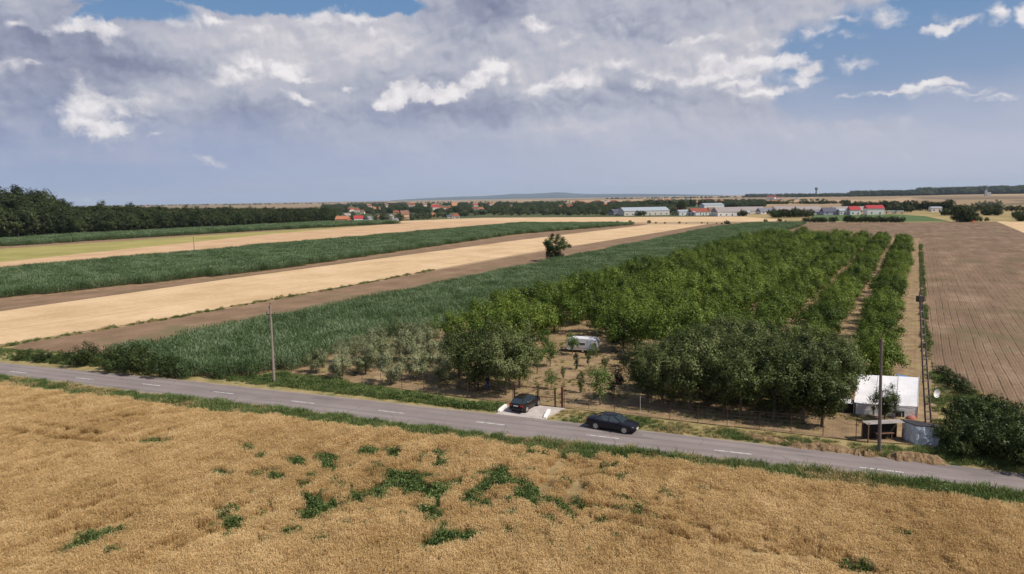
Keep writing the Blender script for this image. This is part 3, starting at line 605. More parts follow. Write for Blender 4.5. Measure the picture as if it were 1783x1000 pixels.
def maize(name, pxpoly, d, s0, label, seed):
    poly = [totw(*a2(x, y)) for x, y in pxpoly]; T, Wd = grid_in(poly, d, .04, seed)
    X = U.x*T + N2.x*(Wd+W0); Y = U.y*T + N2.y*(Wd+W0); az_ = math.atan2(-U.x, U.y)
    s_ = s0*(1+.0*X); h_ = .82+.35*fbm(X, Y, seed, .07)+RNG.uniform(-.06, .06, X.shape)
    rot = np.stack([RNG.normal(0, .03, X.shape), RNG.normal(0, .03, X.shape), az_+math.pi*RNG.integers(0, 2, X.shape)], 1)
    scatter(name, np.stack([X, Y, 0*X+.05], 1), rot, np.stack([s_*1.02, s_*1.02, (1+(s0-1)*.35)*h_], 1), MZ, label, 'maize')
    return len(X)
nz = maize('maize', [(184, 621), (330, 659), (440, 659), (545, 640), (585, 618), (770, 572), (1000, 502), (1120, 471), (1380, 400), (1404, 390), (1300, 392), (1240, 400), (925, 468), (275, 608)], 2.25, 1.0, 'tall blue-green maize strip running beside the orchard', 201)
nz2 = maize('maize_strip', [(-120, 535), (0, 521), (470, 472), (900, 408.5), (1110, 391.5), (905, 391), (470, 431), (0, 476), (-120, 490)], 2.9, 1.28, 'dark green maize strip between the tan stubble and the pale field', 211)
nz3 = maize('crop_strip', [(0, 430), (470, 401.5), (700, 389.5), (640, 388.5), (560, 390), (470, 394.5), (0, 421)], 5.0, 2.2, 'narrow dark green crop strip in front of the forest', 221)
print('maize', nz, nz2, nz3, 'wheat', keep.sum())
# ------------------------------------------------------------------ trees
ORD = 'zeroth first second third fourth fifth sixth seventh eighth ninth tenth eleventh twelfth thirteenth fourteenth fifteenth sixteenth seventeenth eighteenth nineteenth'.split()
def ordi(k):
    if k < 20: return ORD[k]
    t_ = 'twenty thirty forty fifty sixty seventy eighty ninety'.split()[k//10-2]
    return (t_[:-1]+'ieth') if k % 10 == 0 else t_+'-'+ORD[k % 10]
M['bark'] = simple('bark', (.13, .10, .075), .9, 0, .2, .3, 4)
M['walnut'] = leafmat('walnut_leaves', (.030, .058, .008), (.088, .138, .018), (.185, .245, .042), .27, .3, .55)
M['cherry'] = leafmat('cherry_leaves', (.022, .036, .009), (.074, .100, .026), (.18, .20, .08), .18, .3, .5)
M['silver'] = leafmat('silver_leaves', (.095, .12, .048), (.19, .21, .10), (.33, .34, .20), .18, .5, .4)
M['young'] = leafmat('young_leaves', (.05, .10, .018), (.10, .17, .035), (.17, .24, .07), .3, .5, .5)
M['purple'] = leafmat('purple_leaves', (.03, .02, .022), (.06, .045, .035), (.10, .08, .06), .1, .5, .4)
M['hedge'] = leafmat('hedge_leaves', (.018, .030, .008), (.038, .058, .015), (.08, .105, .03), .15, .4, .4)
M['forest'] = leafmat('forest_leaves', (.016, .027, .010), (.038, .055, .018), (.075, .095, .032), .15, .05, .8)
M['poplar'] = leafmat('far_tree_leaves', (.030, .048, .022), (.058, .080, .036), (.10, .12, .06), .15, .02, .8)
M['greytree'] = leafmat('grey_willow_leaves', (.10, .12, .085), (.16, .18, .13), (.22, .24, .18), .15, .02, .5)
def crown_mesh(name, seed, Rx, z0, z1, nc, per, leaf, mt, rc=.24, squash=1.0, cone=0.0, vert=1.0, taper=.0):
    r = np.random.default_rng(seed); cz, hz = (z0+z1)/2, (z1-z0)/2
    d = unit(r.normal(0, 1, (nc, 3))); rad = r.uniform(.15, 1, nc)**.42
    C_ = d*rad[:, None]; zz_ = C_[:, 2]
    wid = (1-cone*np.clip((zz_+1)/2, 0, 1))*(1-taper*np.clip((1-zz_)/2, 0, 1))
    lump = 1+r.normal(0, .10, nc)
    C_ = np.stack([C_[:, 0]*Rx*wid*lump, C_[:, 1]*Rx*wid*lump*squash, cz+zz_*hz*(1+r.normal(0, .07, nc))], 1)
    rcl = rc*Rx*r.uniform(.6, 1.35, nc); parts = []
    ii = np.repeat(np.arange(nc), per); off = unit(r.normal(0, 1, (len(ii), 3)))*(r.uniform(0, 1, len(ii))**.5)[:, None]
    off[:, 2] *= vert; Pl = C_[ii]+off*rcl[ii][:, None]
    out = unit(Pl-np.array([0, 0, cz-.25*hz])); o2 = unit(off)
    parts.append(leaves_at(r, Pl, np.full(len(ii), leaf), .5, out*.40+o2*.75))
    V, Fq = merge(parts); V[:, 2] = np.maximum(V[:, 2], .08); return qmesh(name, V, Fq, mt), C_
def trunk_mesh(seed, h, rad, C_, z0, nl=7, bark=None, k=6):
    r = random.Random(seed); mb = MB(); top = Vector((r.uniform(-.1, .1)*h*.2, r.uniform(-.1, .1)*h*.2, z0+(h-z0)*.35))
    mid = top*.5+Vector((r.uniform(-.06, .06), r.uniform(-.06, .06), 0))
    mb.tube([(0, 0, -.15), tuple(mid), tuple(top)], [rad*1.25, rad*.9, rad*.6], k)
    idx = list(range(len(C_))); r.shuffle(idx)
    for i in idx[:nl]:
        c = Vector(C_[i]); s_ = mid.lerp(top, r.uniform(.5, 1)); m_ = s_.lerp(c, .5)+Vector((0, 0, -.04*h)); mb.tube([tuple(s_), tuple(m_), tuple(s_.lerp(c, .92))], [rad*.5, rad*.32, rad*.12], 4)
    return mb.mesh('trunk', bark or M['bark'])
def make_kind(seeds, H, Rx, z0, nc, per, leaf, mt, rad, **kw):
    out = []
    for s_ in seeds:
        me, C_ = crown_mesh('crown', s_, Rx, z0, H, nc, per, leaf, mt, **kw); out.append((trunk_mesh(s_, H, rad, C_, z0), me))
    return out
def plant(name, kind, loc, s, label, cat='tree', group=None, sz=None, rz=None, i=None, trunk=True):
    tm, cm = kind[RNG.integers(len(kind)) if i is None else i % len(kind)]
    e = empty(name, loc, RNG.uniform(0, 6.28) if rz is None else rz, label, cat, group); e.scale = (s, s, sz or s)
    if trunk: link('trunk', tm, None, e)
    link('crown', cm, None, e); return e
K = dict(
 walnut=make_kind(range(300, 308), 5.6, 3.6, .75, 46, 130, .27, M['walnut'], .13, rc=.25, vert=1.25),
 cherry=make_kind(range(320, 326), 6.9, 3.15, 1.2, 56, 150, .22, M['cherry'], .13, rc=.24, vert=1.4, taper=.35),
 silver=make_kind(range(330, 334), 4.4, 2.25, .40, 42, 150, .17, M['silver'], .09, rc=.26, vert=1.3, taper=.3),
 young=make_kind(range(340, 344), 2.6, 1.0, .7, 24, 55, .13, M['young'], .045, rc=.33, vert=1.4, taper=.4),
 slim=make_kind(range(350, 353), 3.2, .62, .5, 26, 60, .13, M['cherry'], .05, rc=.42, vert=1.5, taper=.2),
 purple=make_kind((360,), 3.4, 1.3, .7, 26, 80, .15, M['purple'], .06, rc=.32, vert=1.3, taper=.3),
 hedge=make_kind(range(370, 374), 3.0, 2.3, .05, 60, 70, .20, M['hedge'], .08, rc=.24),
 forest=make_kind(range(380, 386), 17, 6.6, 1.0, 80, 60, .72, M['forest'], .35, rc=.24),
 broad=make_kind(range(390, 395), 9, 4.6, .5, 40, 34, .72, M['poplar'], .25, rc=.28),
 grey=make_kind(range(400, 402), 12, 6.0, 1.2, 40, 26, 1.0, M['greytree'], .3, rc=.28),
 poplar=make_kind((410, 411), 17, 2.8, 1.2, 36, 30, .8, M['hedge'], .3, rc=.4))
# the walnut orchard, one tree at a time, in its planted rows
opoly = [totw(*a2(x, y)) for x, y in ((705, 610), (790, 612), (950, 612), (982, 588), (1065, 592), (1085, 632), (1200, 645), (1330, 655), (1480, 668), (1575, 690))]
tt = [p_[0] for p_ in opoly]; ww = [p_[1] for p_ in opoly]
ncount = 0; TEND = 333
for kr in range(8):
    w_ = -5.4-7.75*kr; cnt = 0; t0 = float(np.interp(w_, ww, tt)) + 1.5; t_ = t0 + (kr % 2)*2.0; j = 0
    while t_ < TEND:
        gap = RNG.random() < .02 and t_ > t0+20
        if not gap:
            x, y = tw(t_+RNG.normal(0, .35), w_+RNG.normal(0, .3)); s_ = RNG.uniform(.86, 1.10)*(.88 if kr < 2 else 1.0 if kr == 2 else 1.10)
            cnt += 1; lab = 'walnut tree, %s from near end of %s' % (ordi(cnt), 'the row beside the side fence' if kr == 0 else 'the row beside the maize' if kr == 7 else ordi(kr+1)+' row from the side fence')
            plant('walnut_tree', K['walnut'], (x, y, .12), s_, lab, 'tree', 'walnut trees in orchard rows', sz=s_*RNG.uniform(.9, 1.1)); ncount += 1
        t_ += 7.2 if kr > 1 else 6.9
print('walnuts', ncount)
A = at(1125, 702); B = at(1440, 747); dB = (B-A)/7
nf = 0
for j in range(5):
    for i in range(8):
        p_ = A + dB*i + Vector((U.x, U.y, 0))*4.6*j + Vector((RNG.normal(0, .35), RNG.normal(0, .35), .12))
        if j == 4 and i > 5: continue
        s_ = RNG.uniform(.88, 1.08)*(1.0 if j < 2 else .95)
        if i == 0: s_ *= .85
        lab = 'dark green fruit tree, %s from left in the %s behind the roadside fence' % (ordi(i+1), 'front row' if j == 0 else ordi(j+1)+' row')
        if j == 0 and i == 7: lab = 'dark green fruit tree at the end of the front row, beside the white shed'
        if j == 0 and i == 0: lab = 'smaller dark green tree at the front, right of the saplings'
        plant('fruit_tree', K['cherry'], p_, s_, lab, 'tree', 'dark fruit trees behind the roadside fence', i=i*3+j); nf += 1
for x, y, s_, lab in ((827, 684, 1.02, 'dark fruit tree on the left of the cluster left of the gate'), (881, 689, .98, 'dark fruit tree with bare trunk behind the parked car'), (905, 677, .90, 'fruit tree right of the cluster, beside the open ground'),
                      (850, 664, 1.05, 'dark fruit tree at the back of the cluster left of the gate'), (800, 660, .9, 'dark fruit tree behind, at the left end of the cluster'), (900, 655, .95, 'dark fruit tree behind the cluster, nearest the caravan')):
    p_ = at(x, y); plant('fruit_tree', K['cherry'], (p_.x, p_.y, .12), s_, lab, 'tree', 'cluster of fruit trees left of the gate')
SV = ((550, 652, .72), (592, 661, .82), (637, 653, .92), (681, 671, .95), (725, 663, .95), (660, 640, .95), (705, 632, 1.0), (640, 630, .85), (600, 634, .75), (748, 612, 1.0), (703, 607, .95), (662, 614, .85), (745, 642, 1.0), (775, 668, .9), (785, 632, .9), (720, 617, .95), (625, 615, .6))
for i, (x, y, s_) in enumerate(SV):
    p_ = at(x, y); lab = 'silvery grey-green small tree, %s from the left in the group beside the maize' % ordi(1+sorted(q_[0] for q_ in SV).index(x))
    if i == 0: lab = 'smallest silvery tree at the left end, near the utility pole'
    if i == 3: lab = 'silvery tree with a visible trunk standing nearest the fence'
    plant('silver_leaved_tree', K['silver'], (p_.x, p_.y, .12), s_, lab, 'tree', 'silvery trees between maize and fence')
for kd, x, y, s_, lab in (('young', 960, 680, .85, 'thin round-headed sapling on the open ground behind the gate'), ('slim', 981, 662, .55, 'small narrow sapling behind the thin round-headed one'), ('slim', 1011, 686, .85, 'narrow dark sapling right of the gate'),
                          ('young', 1045, 707, 1.5, 'leafy green young tree with thin trunk right of the gate'), ('slim', 1003, 645, .72, 'narrow sapling in front of the caravan'), ('slim', 1025, 640, .75, 'dark narrow sapling below the caravan'),
                          ('slim', 1054, 655, .8, 'dark narrow sapling right of the caravan'), ('purple', 1068, 694, 1.05, 'purple-leaved young tree beside the dark fruit trees'), ('young', 958, 640, 1.3, 'bright green bushy young tree left of the caravan'),
                          ('young', 996, 620, 1.25, 'bright green young tree in front of the caravan window'), ('young', 1033, 626, .8, 'bright green young tree in front of the caravan door'), ('young', 950, 614, 1.2, 'bright green young tree behind, left of the caravan'), ('young', 935, 652, 1.25, 'bright green young tree beside the dark cluster'),
                          ('young', 756, 590, 1.4, 'yellow-green bushy tree at the corner of the orchard'), ('slim', 1040, 672, .6, 'tiny sapling behind the leafy young tree'), ('purple', 1085, 640, .7, 'small purplish sapling below the walnut trees')):
    p_ = at(x, y); plant('young_tree', K[kd], (p_.x, p_.y, .12), s_, lab, 'tree')
p_ = at(1540, 735); plant('young_tree', K['cherry'], (p_.x, p_.y, .12), .5, 'small bushy tree in front of the white shed', 'tree')
# lone tree in the bare strip, dense at its foot
p_ = at(966, 455.5); e = empty('lone_tree', p_, 0, 'lone tree with open crown standing between the fields', 'tree')
me, C_ = crown_mesh('crown', 501, 4.7, 3.4, 9.6, 44, 120, .42, M['cherry'], rc=.24); link('trunk', trunk_mesh(501, 9, .3, C_, 3, 16), None, e); link('crown', me, None, e)
me, C_ = crown_mesh('undergrowth', 502, 3.3, .1, 3.9, 44, 100, .4, M['hedge'], rc=.26); o = link('undergrowth', me, None, e)
# roadside bushes
for x, y, s_, sz_, lab in ((145, 637, 1.0, 1.0, 'round dark bush standing alone beside the road'), (200, 647, 1.05, .95, 'dark bush in the roadside thicket, left end'), (245, 651, 1.1, 1.15, 'tallest dark bush in the roadside thicket'), (285, 655, .95, .85, 'bush at the right end of the roadside thicket'), (225, 640, 1.0, 1.1, 'dark bush behind the roadside thicket'), (315, 656, .75, .75, 'low bush beside the maize corner'),
                           (40, 627, .55, .45, 'low scrub bush beside the road, leftmost'), (75, 630, .6, .45, 'low scrub bush left of the round bush'), (105, 632, .5, .4, 'small scrub bush beside the round bush')):
    p_ = at(x, y); plant('roadside_bush', K['hedge'], (p_.x, p_.y, .04), s_*.98, lab, 'bush', 'dark bushes along the road, left', sz=sz_, trunk=False)
# dark hedge at the lower right
for i, (x, y, s_, sz_) in enumerate(((1672, 752, .7, 1.05), (1657, 782, .65, .95), (1705, 762, .85, 1.0), (1692, 792, .8, .9), (1740, 772, .9, .9), (1740, 800, 1.0, 1.1), (1780, 785, 1.1, 1.1), (1785, 810, 1.0, 1.1), (1830, 800, 1.1, 1.2), (1720, 745, .8, 1.0), (1765, 755, .8, .95), (1830, 830, 1.1, 1.1), (1668, 800, .5, .6))):
    p_ = at(x, y); plant('hedge_bush', K['hedge'], (p_.x, p_.y, .04), s_, 'dark green bush in the roadside corner hedge, %s in order from the silver bin' % ordi(i+1) if i else 'tallest dark bush beside the silver sheeted bin', 'bush', 'dark hedge bushes beside the ploughed field', sz=sz_, trunk=False)
for ii, (x, y, s_) in enumerate(((1655, 668, .45), (1668, 678, .5), (1640, 655, .4), (1682, 690, .45))):
    p_ = at(x, y); plant('hedge_bush', K['hedge'], (p_.x, p_.y, .04), s_, 'low green scrub at the ploughed field corner, %s of four' % ordi(ii+1), 'bush', 'scrub along the ploughed field corner', trunk=False)
# ------------------------------------------------------------------ man-made things near the road
M['rust'] = simple('rusty_brown_paint', (.115, .05, .04), .6, .3, .4, .25, 2)
M['redpost'] = simple('dark_red_paint', (.13, .035, .035), .55, .2, .4, .2, 2)
M['wire'] = simple('galvanised_wire', (.16, .14, .13), .5, .6)
M['postwhite'] = simple('weathered_white_post', (.55, .53, .50), .8)
M['polecon'] = simple('weathered_concrete_pole', (.27, .215, .19), .9, 0, .2, .2, 1.2)
M['poledark'] = simple('dark_weathered_pole', (.15, .12, .11), .9, 0, .2, .25, 1.2)
M['steel'] = simple('dark_steel', (.07, .06, .06), .5, .6)
M['porcelain'] = simple('brown_porcelain', (.09, .045, .035), .25, 0, .6)
def P3(p, z=0.0): return Vector((p.x, p.y, z))
def frame_of(a, b):
    """local frame: origin a, x towards b"""
    d = (P3(b)-P3(a)); return math.atan2(d.y, d.x), d.length
def fence(name, pts, label, h=1.85, mid=True, postmat=None, special=None, wires=(.12, .45, .8, 1.15, 1.5, 1.78), r_=.028):
    o = pts[0]; e = empty(name, P3(o), 0, label, 'fence'); L = [P3(p_)-P3(o) for p_ in pts]
    for i, p_ in enumerate(L):
        mb = MB(); hh = h*RNG.uniform(.96, 1.05); mb.tube([(p_.x, p_.y, -.1), (p_.x+RNG.uniform(-.04, .04), p_.y, hh)], r_, 6); mb.tube([(p_.x, p_.y, hh), (p_.x, p_.y, hh+.02)], [r_*1.15]*2, 6)
        ob = mb.obj('post', (special or {}).get(i) or postmat or M['rust'], e)
    mb = MB()
    for a, b in zip(L[:-1], L[1:]):
        for w_ in wires: mb.tube([(a.x, a.y, w_), ((a.x+b.x)/2, (a.y+b.y)/2, w_-.02), (b.x, b.y, w_)], .006, 3, False)
        d = b-a; k = int(d.length/.35)
        for i in range(1, k): q_ = a+d*(i/k); mb.tube([(q_.x, q_.y, wires[0]), (q_.x, q_.y, wires[-1])], .004, 3, False)
    mb.obj('wire_mesh', M['wire'], e); return e
def interp_px(ctrl, xs): return [at(x, float(np.interp(x, [c[0] for c in ctrl], [c[1] for c in ctrl]))) for x in xs]
ctl = [(505, 651), (597, 665), (664, 676.5), (776, 690), (895, 702)]
fence('wire_fence', interp_px(ctl, (508, 552, 597, 631, 664, 700, 738, 776, 814, 854, 893)), 'brown wire fence between the silvery trees and the green verge, left of the gate')
ctr = [(981, 711.5), (1025, 714), (1115, 723), (1166, 732), (1266, 744), (1322, 749), (1377, 754), (1433, 760), (1510, 772)]
fence('wire_fence', interp_px(ctr, (983, 1025, 1070, 1115, 1166, 1215, 1266, 1322, 1377, 1433, 1490, 1512)), 'brown wire fence along the road from the gate to the canopy', special={3: M['postwhite']})
fence('wire_fence', [Vector((*tw(t_, 0.0), 0)) for t_ in np.arange(90, 332, 4.5)], 'long thin fence running back beside the outermost walnut row', postmat=M['poledark'], wires=(.3, 1.0, 1.7), r_=.035)
# gate
a, b = at(895.5, 702), at(979, 711.5); ga, gl = frame_of(a, b)
g = empty('field_gate', P3(a), ga, 'rusty double leaf mesh gate behind the parked hatchback', 'gate')
for x, hh, r_, mt in ((0, 2.3, .055, M['rust']), (gl, 2.3, .10, M['redpost']), (gl-.75, 2.15, .04, M['redpost'])):
    mb = MB(); mb.box((x, 0, hh/2), (r_*2, r_*2, hh)); mb.box((x, 0, hh+.015), (r_*2.4, r_*2.4, .03)); mb.obj('gate_post', mt, g)
def leaf(x0, x1):
    mb = MB(); z0, z1 = .12, 1.95
    for x in (x0+.03, x1-.03): mb.box((x, 0, (z0+z1)/2), (.06, .05, z1-z0))
    for z_ in (z0, 1.05, z1): mb.box(((x0+x1)/2, 0, z_), (x1-x0-.125, .045, .05))
    f_ = mb.obj('gate_leaf', M['rust'], g); mb = MB()
    for i in range(1, int((x1-x0)/.2)): mb.tube([(x0+i*.2, 0, z0+.03), (x0+i*.2, 0, z1-.03)], .005, 3, False)
    for i in range(1, 9): mb.tube([(x0+.07, 0.008, z0+i*.2), (x1-.07, 0.008, z0+i*.2)], .005, 3, False)
    mb.obj('mesh_infill', M['wire'], f_)
leaf(.07, gl*.5-.02); leaf(gl*.5+.02, gl-.82)
mb = MB(); mb.box((gl*.5, -.05, 1.1), (.16, .04, .1)); mb.obj('latch', M['steel'], g)
# concrete crossing over the ditch
sl_ = lift([(862, 723), (894, 704), (984, 713), (944, 732.5)]); me = bpy.data.meshes.new('driveway')
c0 = sum((Vector(p_) for p_ in sl_), Vector((0, 0)))/4
mb = MB(); mb.add([(x, y, .135) for x, y in sl_]+[(x, y, -.1) for x, y in sl_], [(0, 1, 2, 3), (0, 4, 5, 1), (1, 5, 6, 2), (2, 6, 7, 3), (3, 7, 4, 0)])
tag(mb.obj('driveway', M['concrete']), kind='structure')
for (p0, p1, lab) in (((868.5, 719.5), (881, 710.5), 'white painted kerb block left of the parked hatchback'), ((948.5, 731), (956, 719), 'white painted kerb block right of the concrete crossing')):
    a, b = at(*p0), at(*p1); an, ln = frame_of(a, b); mb = MB()
    mb.prism([(0, -.05), (ln, -.05), (ln, .42), (ln*.25, .40), (0, .26)], -.16, .16)
    o = mb.obj('kerb_block', M['wall_white'], None, bevel=.03); o.location = P3(a); o.rotation_euler.z = an; tag(o, lab, 'kerb block', 'kerb blocks of the crossing')
# ---- cars
def carpaint(name, c):
    m, n = mat(name, .24, .15); n.b.inputs['Coat Weight'].default_value = .22; n.b.inputs['Coat Roughness'].default_value = .06
    k = n.noise(n('ShaderNodeTexCoord', out=3), 5.0, 4, .6); col(n, n.mix(n.m('MULTIPLY', k, .12), c, (.16, .13, .10))); return m
M['black'] = carpaint('black_car_paint', (.008, .007, .008)); M['navy'] = carpaint('dark_navy_car_paint', (.006, .008, .018))
m, n = mat('car_glass', .06, .7); n.b.inputs['Base Color'].default_value = (.03, .045, .055, 1); n.b.inputs['Coat Weight'].default_value = 1; M['glass'] = m
M['tyre'] = simple('tyre_rubber', (.014, .013, .013), .85); M['rim'] = simple('alloy', (.50, .49, .48), .3, .6)
M['lamp'] = simple('headlamp_glass', (.75, .77, .80), .12, .1, .7); M['red'] = simple('red_lens', (.45, .015, .02), .2, 0, .6); M['plate'] = simple('number_plate', (.75, .75, .72), .5)
M['trim'] = simple('black_plastic', (.015, .014, .014), .6); M['chrome'] = simple('chrome', (.6, .6, .6), .15, 1.0)
def loft(stations, closed_ends=True):
    """stations: list of lists of (x,y,z) with equal length, symmetric half rings joined"""
    mb = MB(); k = len(stations[0])
    mb.add([p_ for s_ in stations for p_ in s_], [(i*k+j, i*k+j+1, (i+1)*k+j+1, (i+1)*k+j) for i in range(len(stations)-1) for j in range(k-1)])
    if closed_ends: mb.f += [tuple(range(k)), tuple(range((len(stations)-1)*k, len(stations)*k))[::-1]]
    return mb
def car(name, paint, label, L, Wd, Hh, prof, cab, wb, wx, rr, loc, heading, hatch):
    e = empty(name, loc, heading, label, 'car'); hw = Wd/2
    st = []
    for x, zt, wf in prof:
        w_ = hw*wf; zb = .24 if abs(x) < L*.44 else .32
        ring = [(x, -w_*.90, zb), (x, -w_, zb+.16), (x, -w_, zt-.22), (x, -w_*.965, zt-.06), (x, -w_*.84, zt), (x, 0, zt+.025), (x, w_*.84, zt), (x, w_*.965, zt-.06), (x, w_, zt-.22), (x, w_, zb+.16), (x, w_*.90, zb)]
        st.append(ring)
    mb = loft(st); k = 11; o = mb.obj('body', paint, e, smooth=True, bevel=0)
    es = o.modifiers.new('edge', 'EDGE_SPLIT'); es.split_angle = math.radians(38)
    # glasshouse: front base, front top, rear top, rear base
    xf0, xf1, xr1, xr0, zb, zt = cab
    def ring(x, z, w_): return [(x, -w_, z), (x, -w_*.6, z+.01), (x, w_*.6, z+.01), (x, w_, z)]
    gm = MB(); B_ = [(xf0, hw*.80), (xf1-.1, hw*.86), (0, hw*.88), (xr1+.2, hw*.87), (xr0, hw*.78)]; T_ = [(xf1, hw*.62), (xf1-.35, hw*.68), (0, hw*.70), (xr1+.25, hw*.68), (xr1, hw*.62)]
    zB = [zb-.03]*5; zT = [zt-.06, zt-.03, zt-.015, zt-.03, zt-.07]
    V = [(B_[i][0], s_*B_[i][1], zB[i]) for s_ in (-1, 1) for i in range(5)] + [(T_[i][0], s_*T_[i][1], zT[i]) for s_ in (-1, 1) for i in range(5)]
    f_ = [(i, i+1, i+11, i+10) for i in range(4)]+[(i+5, i+6, i+16, i+15) for i in range(4)]+[(0, 5, 15, 10), (4, 9, 19, 14)]+[(i+10, i+11, i+16, i+15) for i in range(4)]
    gm.add(V, f_); gm.obj('windows', M['glass'], e)
    rm = MB()
    Rt = [(xf1-.02, hw*.60, zt-.055), (xf1-.35, hw*.67, zt-.01), (0, hw*.69, zt+.012), (xr1+.25, hw*.67, zt-.005), (xr1+.0, hw*.61, zt-.05)]
    vs = []; 
    for x, w_, z_ in Rt: vs += [(x, -w_, z_-.02), (x, -w_*.85, z_+.012), (x, 0, z_+.03), (x, w_*.85, z_+.012), (x, w_, z_-.02)]
    rm.add(vs, [(i*5+j, i*5+j+1, i*5+j+6, i*5+j+5) for i in range(4) for j in range(4)])
    rm.obj('roof', paint, e, smooth=True)
    for s_ in (-1, 1):
        pm = MB()
        for (bx, tx) in ((xf0, xf1), (-.12, -.10), (xr0+.02, xr1+.02)):
            pm.tube([(bx, s_*hw*(.80 if bx != -.12 else .885), zb-.02), (tx, s_*hw*(.62 if bx != -.12 else .70), zt-.04)], .035, 4)
        pm.obj('pillar', paint, e)
        mm = MB(); mm.box((xf0-.25, s_*(hw+.06), zb+.05), (.12, .20, .13)); mm.obj('mirror', paint, e, bevel=.03)
        hm_ = MB(); hm_.box((wx+.52, s_*hw*.70, prof[-2][1]-.14), (.26, .34, .13), 0 if s_ > 0 else 0); hm_.obj('headlight', M['lamp'], e, bevel=.03)
        tm_ = MB(); tm_.box((-L/2+.06, s_*hw*.72, .80), (.14, .36, .17)); tm_.obj('tail_light', M['red'], e, bevel=.03)
        for xw in (wx-.0, wx-wb):
            am = MB(); am.tube([(xw, s_*(hw-.30), rr+.0), (xw, s_*(hw+.003), rr)], rr+.055, 20); am.obj('wheel_arch', M['trim'], e)
            t_ = MB(); t_.tube([(xw, s_*(hw-.2), rr), (xw, s_*(hw-.02), rr), (xw, s_*(hw+.015), rr)], [rr, rr, rr-.02], 20); wo = t_.obj('wheel', M['tyre'], e)
            r2 = MB(); r2.tube([(xw, s_*(hw+.010), rr), (xw, s_*(hw+.022), rr)], rr*.70, 16)
            rim = r2.obj('rim', M['rim'], wo); h2 = MB()
            for q_ in range(5):
                a_ = q_*2*math.pi/5+.3; h2.box((xw+math.cos(a_)*rr*.42, s_*(hw+.024), rr+math.sin(a_)*rr*.42), (rr*.2, .006, rr*.16), 0, 0, -a_)
            h2.obj('rim_opening', M['trim'], wo)
    pl = MB(); pl.box((-L/2-.012, 0, .78 if hatch else .72), (.02, .52, .11)); pl.obj('number_plate', M['plate'], e)
    pf = MB(); pf.box((L/2+.012, 0, .42), (.02, .52, .11)); pf.obj('number_plate', M['plate'], e)
    gr = MB(); gr.box((L/2-.01, 0, .60), (.05, hw*.9, .16)); gr.obj('grille', M['chrome'] if not hatch else M['trim'], e)
    bp = MB(); bp.box((-L/2+.0, 0, .42), (.10, Wd*.86, .16)); bp.obj('bumper', M['trim'], e)
    return e
# saloon on the road, facing right
wl, wr_ = at(1037.5, 750), at(1085.5, 758); hd, wbd = frame_of(wl, wr_)
cs_ = (P3(wl)+P3(wr_))/2 + Vector((-math.sin(hd), math.cos(hd), 0))*.93 + Vector((math.cos(hd), math.sin(hd), 0))*-.02
car('saloon_car', M['navy'], 'dark navy saloon standing on the road right of the crossing', 4.85, 1.86, 1.44,
    [(-2.42, .80, .80), (-2.30, 1.00, .90), (-1.75, 1.04, .97), (-1.0, .98, 1.0), (0, .96, 1.0), (.95, .95, 1.0), (1.5, .90, .98), (2.0, .82, .94), (2.30, .72, .86), (2.42, .56, .76)],
    (1.22, .42, -.95, -2.0, .95, 1.45), 2.85, 1.45, .345, Vector((cs_.x, cs_.y, .112)), hd, False)
a, b = at(903, 719.5), at(927, 706); hd2, _ = frame_of(a, b); cc = (P3(a)+P3(b))/2 + Vector((math.cos(hd2), math.sin(hd2), 0))*.0
car('hatchback_car', M['black'], 'black hatchback parked on the concrete crossing, rear towards the road', 4.15, 1.76, 1.46,
    [(-2.07, .72, .84), (-2.0, .98, .90), (-1.6, .99, .97), (-.8, .96, 1.0), (0, .95, 1.0), (.9, .95, 1.0), (1.35, .92, .97), (1.75, .84, .92), (2.0, .72, .84), (2.08, .56, .76)],
    (1.20, .42, -1.45, -1.98, .94, 1.47), 2.55, 1.28, .325, Vector((cc.x, cc.y, .14)), hd2, True)
# ---- utility poles
def upole(px, py, hpx, lean, label, mt, arm, rb=.17, rtp=.10):
    b = at(px, py); D = math.hypot(b.x, b.y); h = hpx; e = empty('utility_pole', P3(b), 0, label, 'utility pole', 'utility poles')
    mb = MB(); mb.tube([(0, 0, -.2), (lean*.5, 0, h*.5), (lean, 0, h)], [rb, (rb+rtp)/2, rtp], 8); mb.obj('pole', mt, e)
    if arm:
        mb = MB(); mb.box((lean*.87, 0, h-1.15), (1.25, .08, .09), -.35); mb.obj('crossarm', M['steel'], e)
        ca, sa = math.cos(-.35), math.sin(-.35)
        spots = [(lean*.87+s_*.6*ca, s_*.6*sa, h-1.10) for s_ in (-1, 1)]+[(lean, .0, h), (lean-.16, 0, h-.45)]
    else: spots = [(lean-.14, 0, h-.2), (lean+.14, 0, h-.55), (lean, 0, h)]
    for x, y, z in spots:
        mb = MB(); mb.tube([(x, y, z-.02), (x, y, z+.12), (x, y, z+.14), (x, y, z+.26), (x, y, z+.30)], [.02, .02, .07, .06, .03], 8); mb.obj('insulator', M['porcelain'], e)
    return e
upole(477.5, 668, 9.7, .1, 'tall grey pole with short crossarm beside the road, left of the silvery trees', M['polecon'], True, .17, .12)
upole(1531, 789, 9.9, -.35, 'bare grey pole in front of the white shed', M['poledark'], False, .16, .10)
upole(339, 441.5, 7.4, -.1, 'thin distant pole at the edge of the tan strip', M['polecon'], False, .2, .14)
